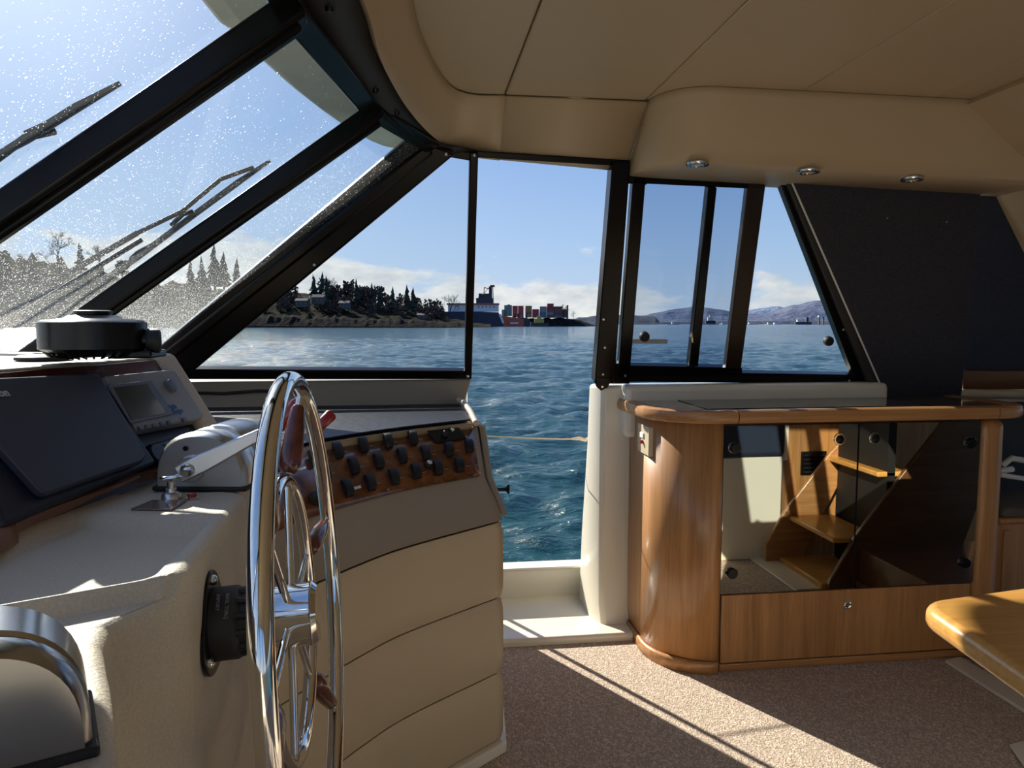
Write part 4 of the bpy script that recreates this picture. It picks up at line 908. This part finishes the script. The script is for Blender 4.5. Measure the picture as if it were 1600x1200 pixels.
v0 = MP(1250, 705, y=WY - 0.015); v1 = MP(1288, 740, y=WY - 0.015)
gv = build(MB().box((v0[0], WY - 0.02, v1[2]), (v1[0], WY - 0.008, v0[2])), 'louvre_vent', M['plastic'], ob, bevel=0.003)
for i in range(5):
    zz = v1[2] + (v0[2] - v1[2]) * (i + 0.7) / 5.6
    build(MB().obox(((v0[0] + v1[0]) / 2, WY - 0.004, zz), (1, 0, 0), (0, 1, -0.6), (0, 0.6, 1), (v1[0] - v0[0]) * 0.85, 0.010, 0.002), 'louvre', M['rubber'], gv)
stt = thing('companionway_stairs', 'oak stairs with three treads, seen reflected in the mirror doors', 'stairs', (2.1, WY + 0.25, 0))
YF = WY + 0.05; YN = MP(1292, 921, z=0.0)[1]
fs = [MP(*q, y=YF) for q in ((1192, 884), (1192, 848), (1222, 796), (1292, 706), (1345, 650), (1385, 640), (1310, 745), (1240, 884))]
build(MB().prism(fs, (0, 0.022, 0)), 'stringer', M['oak_h'], stt, bevel=0.005)
ns = [MP(*q, y=YN) for q in ((1288, 921), (1290, 905), (1332, 832), (1400, 742), (1458, 668), (1475, 640), (1530, 640), (1530, 760), (1470, 921))]
build(MB().prism(ns, (0, 0.024, 0)), 'stringer', M['darkwood'], stt, bevel=0.005)
for (pa, pb) in (((1222, 797), (1323, 848)), ((1290, 706), (1385, 744))):
    A = MP(*pa, y=YF + 0.02); Bp = MP(*pb, y=YN)
    zz = (A[2] + Bp[2]) / 2; x0 = (A[0] + Bp[0]) / 2
    build(MB().box((x0 - 0.02, YF + 0.02, zz - 0.025), (x0 + 0.22, YN, zz)), 'tread', M['table'], stt, bevel=0.006)
bq = MP(1215, 880, y=YF)
build(MB().box((bq[0] - 0.01, YF + 0.02, 0.0), (bq[0] + 0.28, YN, 0.035)), 'bottom_tread', M['table'], stt, bevel=0.006)
build(MB().box((bq[0] + 0.30, YF + 0.02, 0.0), (bq[0] + 0.34, YN, 1.0)), 'riser_board', M['rubber'], stt)
tr2 = MB().box((bq[0] - 0.14, YF - 0.05, 0.001), (bq[0] - 0.012, 1.72, 0.012))
tag(build(tr2, 'trim_2', M['gelcoat'], bevel=0.003), 'pale floor strip at the foot of the stairs', kind='structure')

# guard rope across the doorway
sn_ = thing('rail_stanchion', 'slim steel guard rail post outside the forward door edge', 'post', (0.21, 3.205, 0.172))
build(MB().lathe([(0.011, 0), (0.011, 0.78), (0.006, 0.80), (0, 0.80)], (0.21, 3.205, 0.172), seg=12), 'tube', M['chrome'], sn_, smooth=True)
build(MB().lathe([(0.03, -0.002), (0.03, 0.006), (0.014, 0.012), (0.014, 0.03), (0, 0.03)], (0.21, 3.205, 0.172), seg=16), 'foot', M['chrome'], sn_, smooth=True)
rp = [P(766, 682, y=3.22), P(820, 684.5, y=3.22), P(870, 686, y=3.22), P(918, 686, y=3.22)]
gr = thing('guard_rope', 'thin tan rope strung across the open doorway', 'rope', rp[0])
build(MB().tube([np.array([0.212, 3.21, rp[0][2] + 0.004])] + cat(rp, 4), 0.0035, 8), 'strand', M['rope'], gr, smooth=True)
build(MB().tube([P(893, 686, y=3.22), P(905, 685, y=3.22), P(915, 688, y=3.22), P(919, 684, y=3.22)], [0.005, 0.009, 0.008, 0.005], 8), 'knot', M['rope'], gr, smooth=True)
#@@OUTSIDE
# ------------------------------------------------------------------ the sea
ZW = -1.15
def water_mat():
    m = bpy.data.materials.new('choppy_teal_sea'); m.use_nodes = True; t = m.node_tree; b = t.nodes['Principled BSDF']; Lk = t.links.new
    b.inputs['Base Color'].default_value = (0.013, 0.062, 0.066, 1); b.inputs['Roughness'].default_value = 0.10; b.inputs['IOR'].default_value = 1.33
    tc = nd(t, 'ShaderNodeTexCoord'); mp = nd(t, 'ShaderNodeMapping'); mp.inputs['Scale'].default_value = (0.75, 1.25, 1); mp.inputs['Rotation'].default_value = (0, 0, 0.25); Lk(tc.outputs['Object'], mp.inputs[0])
    n = nd(t, 'ShaderNodeTexNoise', inp={'Scale': 3.2, 'Detail': 6.0, 'Roughness': 0.62, 'Distortion': 0.4}); Lk(mp.outputs[0], n.inputs[0])
    n2 = nd(t, 'ShaderNodeTexNoise', inp={'Scale': 0.35, 'Detail': 4.0, 'Roughness': 0.6}); Lk(mp.outputs[0], n2.inputs[0])
    h = math_n(t, 'ADD', n.outputs[0], math_n(t, 'MULTIPLY', n2.outputs[0], 3.0))
    bp = nd(t, 'ShaderNodeBump', inp={'Strength': 1.0, 'Distance': 0.13}); Lk(h, bp.inputs['Height']); Lk(bp.outputs[0], b.inputs['Normal'])
    return m
rng = np.random.default_rng(3)
va0 = math.pi / 2 - YAW
th = np.r_[np.linspace(va0 - 0.72, va0 + 0.85, 560), np.linspace(va0 + 0.90, va0 + 2 * math.pi - 0.77, 60)]
rr = np.r_[np.geomspace(3.6, 180, 360), np.geomspace(190, 14000, 34)]
TH, RR = np.meshgrid(th, rr); X = RR * np.cos(TH); Y = RR * np.sin(TH); Z = np.zeros_like(X)
sp_ = np.maximum(RR * 0.0028, RR * 0.0109)
for k in range(70):
    lam = 0.35 * (3.6 / 0.35) ** rng.random(); dr_ = rng.normal(1.9, 0.55); kx, ky = 2 * math.pi / lam * math.cos(dr_), 2 * math.pi / lam * math.sin(dr_)
    amp = 0.0060 * lam ** 0.9
    fade = np.clip((lam / (sp_ * 2.2)) - 0.6, 0, 1)
    ph = kx * X + ky * Y + rng.random() * 6.28
    Z += amp * fade * (np.sin(ph) + 0.35 * np.cos(2 * ph))
Z *= np.clip((400 - RR) / 200, 0, 1)
nr, nt = X.shape
vv = np.c_[X.ravel(), Y.ravel(), Z.ravel() + ZW]
i0 = (np.arange(nr - 1)[:, None] * nt + np.arange(nt)[None, :]); j0 = (np.arange(nr - 1)[:, None] * nt + (np.arange(nt)[None, :] + 1) % nt)
fa = np.stack([i0, j0, j0 + nt, i0 + nt], -1).reshape(-1, 4)[:, ::-1]
me = bpy.data.meshes.new('sea'); me.vertices.add(len(vv)); me.vertices.foreach_set('co', vv.ravel())
me.loops.add(fa.size); me.loops.foreach_set('vertex_index', fa.ravel().astype(np.int32)); me.polygons.add(len(fa))
me.polygons.foreach_set('loop_start', np.arange(0, fa.size, 4, dtype=np.int32)); me.polygons.foreach_set('use_smooth', np.ones(len(fa), bool))
me.update(calc_edges=True); me.validate()
if me.polygons[0].normal.z < 0: me.flip_normals()
me.materials.append(water_mat()); sea = bpy.data.objects.new('sea', me); col.objects.link(sea)
tag(sea, 'choppy blue-green sea stretching to the far shore', 'sea', kind='stuff')

# ------------------------------------------------------------------ shores
def up_at(py, depth): return 1.25 + (HORIZON - py) * depth / F
def Q(px, py, depth): return pos(px, depth, up_at(py, depth))
LAT = np.array([math.cos(YAW), -math.sin(YAW), 0]); DEP = np.array([math.sin(YAW), math.cos(YAW), 0])
def land_mat(name, c1, c2, c3, sc_):
    m = bpy.data.materials.new(name); m.use_nodes = True; t = m.node_tree; b = t.nodes['Principled BSDF']; Lk = t.links.new
    tc = nd(t, 'ShaderNodeTexCoord'); n = nd(t, 'ShaderNodeTexNoise', inp={'Scale': sc_, 'Detail': 8.0, 'Roughness': 0.65}); Lk(tc.outputs['Object'], n.inputs[0])
    r = ramp(t, [(0.36, c1), (0.5, c2), (0.66, c3)]); Lk(n.outputs[0], r.inputs[0]); Lk(r.outputs[0], b.inputs['Base Color']); b.inputs['Roughness'].default_value = 1.0; b.inputs['Specular IOR Level'].default_value = 0.02
    bp = nd(t, 'ShaderNodeBump', inp={'Strength': 1.0, 'Distance': 0.4 / sc_}); Lk(n.outputs[0], bp.inputs['Height']); Lk(bp.outputs[0], b.inputs['Normal'])
    return m
def ridge(name, lbl, cat_, prof_px, depth, span, mt, step=10, rough=1.0, seed=1, kind=None, rows=(0.0, 0.12, 0.3, 0.6, 1.0, 1.5), hs=(-0.06, 0.10, 0.35, 0.75, 1.0, -0.1)):
    g = np.random.default_rng(seed); xs = np.arange(prof_px[0][0], prof_px[-1][0] + 1, step); hp = np.interp(xs, [q[0] for q in prof_px], [q[1] for q in prof_px])
    hp = hp - np.cumsum(g.normal(0, 0.5 * rough, len(xs))) * 0.0 + g.normal(0, rough, len(xs))
    R = []
    for fr, h in zip(rows, hs):
        R.append([pos(x, depth + span * fr, ZW + max(h, -0.05) * (up_at(y, depth + span) - ZW) * (1 + g.normal(0, 0.05 * rough)) - (3 if h < 0 else 0)) for x, y in zip(xs, hp)])
    o = build(MB().loft(R), name, mt, None, smooth=False); return tag(o, lbl, cat_, kind=kind)
LM = land_mat('winter_hillside', (0.008, 0.0075, 0.006), (0.020, 0.018, 0.012), (0.055, 0.050, 0.028), 0.06)
RM = land_mat('dark_rock', (0.006, 0.006, 0.006), (0.013, 0.012, 0.011), (0.032, 0.029, 0.025), 0.35)
near_prof = [(-700, 400), (-200, 398), (0, 405), (80, 412), (180, 430), (300, 445), (420, 455), (500, 464), (560, 470), (620, 480), (680, 492), (735, 502), (770, 508)]
ridge('wooded_shore', 'wooded winter hillside along the left shore', 'shore', near_prof, 500, 120, LM, 9, 1.2, 5)
ridge('rocky_bank', 'dark rocky bank at the waterline of the left shore', 'shore', [(-700, 496), (200, 497), (400, 492), (500, 494), (600, 498), (700, 503), (742, 508)], 480, 22, RM, 6, 1.4, 7)
ridge('breakwater', 'rubble breakwater below the stacked containers', 'breakwater', [(742, 499), (800, 497), (870, 497), (900, 499), (915, 504), (934, 509)], 716, 26, RM, 5, 0.5, 9)
BM = land_mat('hazed_far_forest', (0.05, 0.065, 0.085), (0.075, 0.09, 0.115), (0.10, 0.12, 0.145), 0.01)  # distance haze is painted into these base colours, bluer and paler with range
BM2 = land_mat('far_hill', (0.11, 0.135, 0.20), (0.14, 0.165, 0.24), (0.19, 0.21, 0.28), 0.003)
BM3 = land_mat('hazed_farthest_hill', (0.20, 0.25, 0.36), (0.22, 0.28, 0.40), (0.26, 0.31, 0.42), 0.002)
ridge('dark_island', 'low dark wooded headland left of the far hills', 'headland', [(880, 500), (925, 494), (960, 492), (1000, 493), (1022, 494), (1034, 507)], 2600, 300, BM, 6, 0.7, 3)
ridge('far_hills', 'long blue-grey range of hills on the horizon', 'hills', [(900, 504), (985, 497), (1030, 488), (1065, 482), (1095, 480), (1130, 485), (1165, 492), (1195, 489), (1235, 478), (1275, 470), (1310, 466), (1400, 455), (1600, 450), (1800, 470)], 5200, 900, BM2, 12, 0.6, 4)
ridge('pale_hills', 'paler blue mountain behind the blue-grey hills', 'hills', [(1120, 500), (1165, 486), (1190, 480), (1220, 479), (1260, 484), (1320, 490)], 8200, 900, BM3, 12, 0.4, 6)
ridge('low_shore', 'thin strip of distant low shore under the hills', 'shore', [(1020, 503), (1150, 502), (1300, 502), (1500, 501), (1700, 501)], 4200, 200, BM, 14, 0.4, 11)

# trees of the left shore
M['conifer'] = mat('dark_conifer', (0.012, 0.020, 0.012), 0.9, vary=(0.5, 0.5)); M['bark'] = mat('grey_bark', (0.05, 0.042, 0.035), 0.9)
M['twigs'] = mat('brown_winter_twigs', (0.060, 0.046, 0.036), 0.95, vary=(0.4, 0.4)); M['twigs2'] = mat('reddish_winter_twigs', (0.085, 0.048, 0.042), 0.95, vary=(0.4, 0.3))
def conifer(px, ptop, pbase, depth, seed, lbl):
    g = np.random.default_rng(seed); b = Q(px, pbase, depth); h = (pbase - ptop) * depth / F
    t_ = thing('conifer', lbl, 'tree', b, group='conifers on the left shore')
    build(MB().tube([b, b + (0, 0, h * 0.9)], [h * 0.03, h * 0.008], 5), 'trunk', M['bark'], t_)
    m = MB(); n = 9
    for k in range(n):
        z0 = h * (0.14 + 0.80 * k / n); r = h * 0.24 * (1 - k / n * 0.92) * g.uniform(0.8, 1.2); zt = z0 + h * 0.19
        off = g.normal(0, 0.012 * h, 2); vs = [b + (off[0], off[1], zt)]
        for i in range(11): a = 2 * math.pi * i / 11; rr_ = r * g.uniform(0.55, 1.15); vs.append(b + (off[0] + rr_ * math.cos(a), off[1] + rr_ * math.sin(a), z0 - g.uniform(0, 0.05) * h))
        m.add(vs, [(0, 1 + i, 1 + (i + 1) % 11) for i in range(11)])
    build(m, 'crown', M['conifer'], t_)
def bare(px, ptop, pbase, depth, seed, lbl, spread=0.55, lv=5):
    g = np.random.default_rng(seed); b = Q(px, pbase, depth); h = (pbase - ptop) * depth / F; m = MB(); cr_ = MB()
    t_ = thing('bare_tree', lbl, 'tree', b, group='bare trees on the left shore')
    def br(p, d, l, r, k):
        q = p + d * l; (m if k == lv else cr_).tube([p, q], [r, r * 0.6], 4, cap=False)
        if k == 0: return
        for i in range(3 if k > 1 else 4):
            nd_ = unit(d + g.normal(0, spread, 3) + (0, 0, 0.12)); br(p + d * l * g.uniform(0.45, 1.0), nd_, l * g.uniform(0.6, 0.8), r * 0.6, k - 1)
    br(b, unit((g.normal(0, .05), g.normal(0, .05), 1)), h * 0.34, h * 0.022, lv)
    build(m, 'trunk', M['bark'], t_); build(cr_, 'branches', M['bark'], t_)
def bushy(px, ptop, pbase, depth, seed, lbl, mt):
    g = np.random.default_rng(seed); b = Q(px, pbase, depth); h = (pbase - ptop) * depth / F
    t_ = thing('winter_tree', lbl, 'tree', b, group='twiggy trees on the left shore')
    build(MB().tube([b, b + (0, 0, h * 0.6)], [h * 0.03, h * 0.015], 5), 'trunk', M['bark'], t_)
    m = MB()
    for k in range(150):                      # sprays of fine twigs
        a = g.uniform(0, 6.28); el = g.uniform(-0.85, 1.0); rad = g.uniform(0.2, 1) ** 0.5
        d_ = np.array([math.cos(a) * math.cos(el) * 0.62, math.sin(a) * math.cos(el) * 0.62, math.sin(el)]) * h * 0.48 * rad
        c = b + (0, 0, h * 0.48) + d_; s_ = h * 0.075 * g.uniform(0.6, 1.4); n1_ = unit(g.normal(0, 1, 3)); n2_ = unit(np.cross(n1_, g.normal(0, 1, 3)))
        m.add([c - n1_ * s_, c + n2_ * s_ * 0.8, c + n1_ * s_, c - n2_ * s_ * 0.6 + unit(d_) * s_ * 0.7], [(0, 1, 2, 3)])
    build(m, 'crown', mt, t_)
def base_px(x): return float(np.interp(x, [q[0] for q in near_prof], [q[1] for q in near_prof]))
CL = {492: 'first from the left in the triangular side window', 505: 'tallest in the triangular side window', 511: 'close right of the tallest one in the side window', 558: 'standing alone in the middle of the side window woods', 582: 'fifth from the left in the side window',
      594: 'sixth from the left in the side window', 636: 'left of the last pair before the bare shore tree', 614: 'low one midway along the side window ridge', 646: 'last on the right of the side window woods', 338: 'tallest in the corner windscreen pane', 352: 'right beside the tallest in the corner windscreen pane',
      318: 'left of the tallest in the corner windscreen pane', 372: 'small one nearest the pillar in the corner windscreen pane', 300: 'leftmost in the corner windscreen pane', 130: 'right of the large bare tree behind the wiper', 160: 'short one behind the wiper arm', 420: 'on the ridge behind the windscreen pillar, lower one', 445: 'on the ridge behind the windscreen pillar, upper one'}
for i, (x, tp) in enumerate(((492, 430), (505, 426), (511, 432), (558, 437), (582, 443), (594, 447), (636, 446), (614, 449), (646, 450), (338, 384), (352, 396), (318, 402), (372, 405), (300, 408), (130, 382), (160, 400), (420, 425), (445, 430))):
    conifer(x, tp, base_px(x) + 6, 585 - (i % 4) * 8, 100 + i, 'dark conifer ' + CL[x])
bare(702, 450, 498, 560, 3, 'single bare tree standing by the doorway end of the left shore', 0.5)
bare(98, 345, 432, 500, 8, 'large bare tree on the hill seen through the salty windscreen', 0.52, 6)
bare(165, 372, 432, 520, 9, 'smaller bare tree right of the large one, seen through the windscreen', 0.5)
bare(522, 422, 468, 590, 10, 'bare tree beside the tallest conifers above the left shore', 0.5)
bare(40, 385, 425, 540, 15, 'bare tree at the far left behind the wiper', 0.5)
g_ = np.random.default_rng(21)
for i in range(86):
    x = g_.uniform(-60, 690) if i < 40 else g_.uniform(440, 690); fr = g_.uniform(0.45, 1.05); b_ = base_px(x); py = 508 + (b_ - 508) * min(1, fr); hh = g_.uniform(20, 36) * (1.25 if 640 < x < 690 else 1)
    if fr < 0.75: hh *= 0.6
    bushy(x, py - hh, py + 3, 500 + 120 * fr - 14, 300 + i, ('brown', 'reddish')[i % 5 == 0] + ' leafless tree ' + ('on the high ridge' if fr > 0.75 else 'low on the slope') + (' seen through the windscreen' if x < 400 else ' seen in the side window'), M['twigs2'] if i % 5 == 0 else M['twigs'])
# houses
M['house'] = mat('pale_siding', (0.07, 0.072, 0.075), 0.8); M['roof'] = mat('grey_shingle', (0.06, 0.06, 0.065), 0.9); M['pane'] = mat('dark_window', (0.02, 0.025, 0.03), 0.2)
def house(px0, px1, ptop, pbase, depth, lbl):
    a = Q(px0, pbase + 4, depth); b = Q(px1, pbase + 4, depth); h = (pbase + 4 - ptop) * depth / F; u = unit(b - a); v = np.cross((0, 0, 1), u); L_ = np.linalg.norm(b - a); v = v if np.dot(v, DEP) > 0 else -v
    t_ = thing('house', lbl, 'house', (a + b) / 2, group='houses on the left shore')
    build(MB().prism([a, b, b + v * 8, a + v * 8], (0, 0, h * 0.7)), 'walls', M['house'], t_)
    o_ = np.array([0, 0, h * 0.7]); e = u * 0.5
    build(MB().prism([a - e + o_ - v * 0.6, a - e + o_ + v * 8.6, a - e + o_ + v * 4 + (0, 0, h * 0.3)], u * (L_ + 1)), 'roof', M['roof'], t_)
    for k in range(3):
        c = a + u * L_ * (k + 0.5) / 3 + np.array([0, 0, h * 0.38]) - v * 0.05; build(MB().obox(c, u, (0, 0, 1), v, L_ * 0.16, h * 0.2, 0.12), 'window', M['pane'], t_)
house(488, 506, 460, 472, 540, 'grey house highest on the left shore, under the tall conifers')
house(462, 480, 466, 476, 530, 'grey house nearest the windscreen pillar on the left shore')
house(530, 545, 470, 479, 540, 'small grey house in the middle of the left shore woods')
house(652, 672, 489, 496, 545, 'low shed near the water at the right end of the left shore')

# ------------------------------------------------------------------ port: ships, containers, tug
M['navy'] = mat('navy_hull', (0.012, 0.016, 0.045), 0.5); M['shipwhite'] = mat('ship_white', (0.62, 0.64, 0.68), 0.5); M['orange'] = mat('orange_hull', (0.42, 0.085, 0.045), 0.5)
M['steel'] = mat('dark_steel', (0.03, 0.035, 0.05), 0.6); M['teal'] = mat('sea_green_paint', (0.10, 0.17, 0.18), 0.6); M['yellow'] = mat('ochre_paint', (0.40, 0.30, 0.07), 0.6)
def pbox(x0, x1, y0, y1, depth, thick, inset=0.0):
    a, b = Q(x0, y1, depth), Q(x1, y1, depth); return MB().prism([a, b, b + DEP * thick, a + DEP * thick], (0, 0, (y1 - y0) * depth / F))
s_ = thing('cargo_ship', 'navy hulled ship with white deckhouse moored ahead of the orange hull', 'ship', Q(762, 509, 680))
hl = [Q(x, y, 680) for x, y in ((690, 512), (788, 512), (783, 500), (779, 488), (742, 487), (690, 487))]
build(MB().prism(hl, DEP * 16), 'hull', M['navy'], s_, bevel=0.4)
build(MB().prism([Q(x, y, 679.6) for x, y in ((779, 491), (783, 491), (788, 505), (785, 505))], DEP * 0.5), 'bow_stripe', M['shipwhite'], s_)
build(pbox(700, 779, 476, 487, 682, 12), 'deckhouse', M['shipwhite'], s_, bevel=0.2)
build(pbox(698, 780, 474, 476.4, 681, 14), 'deck_edge', M['orange'], s_)
for i in range(5): build(pbox(747 + i * 6, 749 + i * 6, 479, 481, 681.8, 0.4), 'port_light', M['pane'], s_)
build(pbox(744, 770, 466, 474, 684, 8), 'upper_deck', M['steel'], s_); build(pbox(748, 764, 459, 466, 685, 6), 'wheelhouse', M['steel'], s_); build(pbox(764, 769, 448, 474, 685, 3), 'derrick_tower', M['steel'], s_)
build(pbox(766, 773, 446, 449, 685, 3), 'derrick_head', M['steel'], s_)
for a_, b_ in (((756, 460), (757, 449)), ((757, 450), (766, 452)), ((770, 449), (771, 474)), ((750, 466), (764, 450)), ((745, 474), (750, 460))): build(MB().tube([Q(*a_, 684), Q(*b_, 684)], 0.35, 5), 'rigging', M['steel'], s_)
s2 = thing('supply_ship', 'orange-red hulled ship with white lettering behind the navy ship', 'ship', Q(805, 509, 700))
build(MB().prism([Q(x, y, 700) for x, y in ((786, 512), (830, 512), (827, 500), (820, 499), (784, 493))], DEP * 14), 'hull', M['orange'], s2, bevel=0.3)
build(pbox(797, 810, 503.6, 506.2, 699.5, 0.4), 'white_lettering', M['shipwhite'], s2)
build(pbox(819, 828, 499, 510, 699.6, 13), 'stern_block', M['navy'], s2)
for x0, x1, y0, y1 in ((784, 792, 484, 496), (788, 800, 477, 494), (793, 797, 476, 478)): build(pbox(x0, x1, y0, y1, 704, 8), 'superstructure', M['teal'], s2)
for x in (803, 809, 815, 821): build(pbox(x, x + 3, 490, 500, 703, 4), 'deck_gear', M['steel'], s2)
tg = thing('tug_boat', 'small dark tug with ochre wheelhouse in front of the breakwater', 'boat', Q(843, 510, 660))
build(MB().prism([Q(x, y, 660) for x, y in ((829, 511), (857, 511), (858, 506), (848, 505), (836, 504.5), (829, 503))], DEP * 5), 'hull', M['steel'], tg, bevel=0.2)
build(pbox(835, 850, 499, 504.6, 661, 3.4), 'cabin', M['yellow'], tg, bevel=0.15); build(pbox(839, 846, 494, 499, 661, 3), 'wheelhouse', M['yellow'], tg, bevel=0.15); build(MB().tube([Q(843, 494, 662), Q(843, 489, 662)], 0.2, 5), 'mast', M['steel'], tg)
cols = {'red': (0.26, 0.035, 0.045), 'maroon': (0.14, 0.04, 0.05), 'blue': (0.06, 0.12, 0.19), 'teal': (0.08, 0.20, 0.21), 'ochre': (0.20, 0.15, 0.05), 'grey': (0.18, 0.20, 0.22), 'brown': (0.16, 0.07, 0.05)}
for k, v in cols.items(): M['c_' + k] = mat(k + '_container', v, 0.6)
ORD = ['topmost', 'second from the top', 'third from the top', 'fourth from the top', 'lowest']
STK = [0]
def stack(x0, x1, tops_, names, ybot=497.5):
    STK[0] += 1; w_ = ('first', 'second', 'third', 'fourth', 'fifth', 'sixth', 'seventh', 'eighth')
    where = f'the {w_[STK[0] - 1]} container stack right of the ships' if STK[0] < 9 else f'{w_[STK[0] - 9]} low stack left of the door edge'
    for i, (y, n) in enumerate(zip(tops_, names)):
        o = build(pbox(x0, x1, y, y + 4.46, 735, 12.2), 'shipping_container', M['c_' + n], None, bevel=0.08)
        tag(o, f'{n} container, {ORD[i] if i < len(names) - 1 else ORD[4]} of {where}', 'container', 'stacked shipping containers')
stack(800.5, 809, [478, 482.5, 487, 491.5], ['maroon', 'red', 'red', 'brown']); stack(809.5, 818, [478, 482.5, 487, 491.5], ['red', 'red', 'maroon', 'red'])
stack(821, 831, [478, 482.5, 487, 491.5], ['ochre', 'ochre', 'brown', 'ochre']); stack(832, 842, [483.2, 487.6, 492], ['red', 'red', 'maroon'])
stack(843.5, 854, [479, 483.4, 487.8, 492.2], ['grey', 'grey', 'blue', 'blue']); stack(855, 865, [474.5, 479, 483.4, 487.8, 492.2], ['red', 'maroon', 'red', 'teal', 'maroon'])
stack(866, 879, [479, 483.4, 487.8, 492.2], ['maroon', 'brown', 'maroon', 'blue']); stack(880, 886, [483.4, 487.8, 492.2], ['brown', 'maroon', 'brown'])
for i in range(3): stack(705 + 9 * i, 713 + 9 * i, [485 + i, 490, 494.5], ['brown', 'grey', 'maroon'])
bare(881, 466, 498, 728, 31, 'bare tree behind the end of the container stacks', 0.5, 4); bare(896, 482, 499, 722, 32, 'small bare tree at the tip of the breakwater', 0.55, 4)
build(MB().tube([Q(886.5, 500, 725), Q(886.5, 477, 725)], 0.9, 6), 'dock_post', M['steel'], None); tag(bpy.data.objects['dock_post'], 'dark post beside the container stacks', 'post')
# far ships and barges below the hills
def farship(x0, x1, yb, parts, lbl, mt):
    t_ = thing('distant_ship', lbl, 'ship', Q((x0 + x1) / 2, yb, 2000), group='ships under the far hills')
    build(MB().prism([Q(x0, yb - 2.6, 2000), Q(x0 + 1, yb, 2000), Q(x1 - 1, yb, 2000), Q(x1, yb - 3.2, 2000)], DEP * 15), 'hull', mt, t_)
    for a, b, y0, y1, m_ in parts: build(pbox(a, b, y0, y1, 2003, 8), 'upperworks', M[m_], t_)
farship(1042, 1062, 509, [(1050, 1056, 503, 506.4, 'shipwhite')], 'small far vessel nearest the headland', M['beige'])
farship(1093, 1124, 509.2, [(1103, 1118, 501, 506, 'steel'), (1106, 1114, 496, 501, 'shipwhite'), (1109, 1111, 492, 496, 'yellow')], 'far cream coloured ship with tall white bridge', M['beige'])
farship(1126, 1134, 509, [(1128, 1132, 504.5, 506.5, 'shipwhite')], 'tiny white far boat right of the cream ship', M['shipwhite'])
farship(1166, 1184, 509, [(1170, 1174, 504, 506.4, 'shipwhite')], 'far low barge beside the window bar', M['beige'])
farship(1198, 1222, 509.4, [(1200, 1206, 503.6, 506.5, 'beige'), (1210, 1218, 504.2, 506.5, 'shipwhite')], 'far barge in the middle of the aft pane', M['shipwhite'])
farship(1236, 1300, 510, [(1243, 1268, 503, 507, 'steel'), (1246, 1252, 499.5, 503, 'shipwhite'), (1260, 1263, 495.5, 503, 'steel'), (1279, 1288, 493, 495.5, 'shipwhite'), (1279.5, 1281, 495, 507, 'steel'), (1286, 1287.5, 495, 507, 'steel')], 'long dark far ship with a raised white platform', M['steel'])
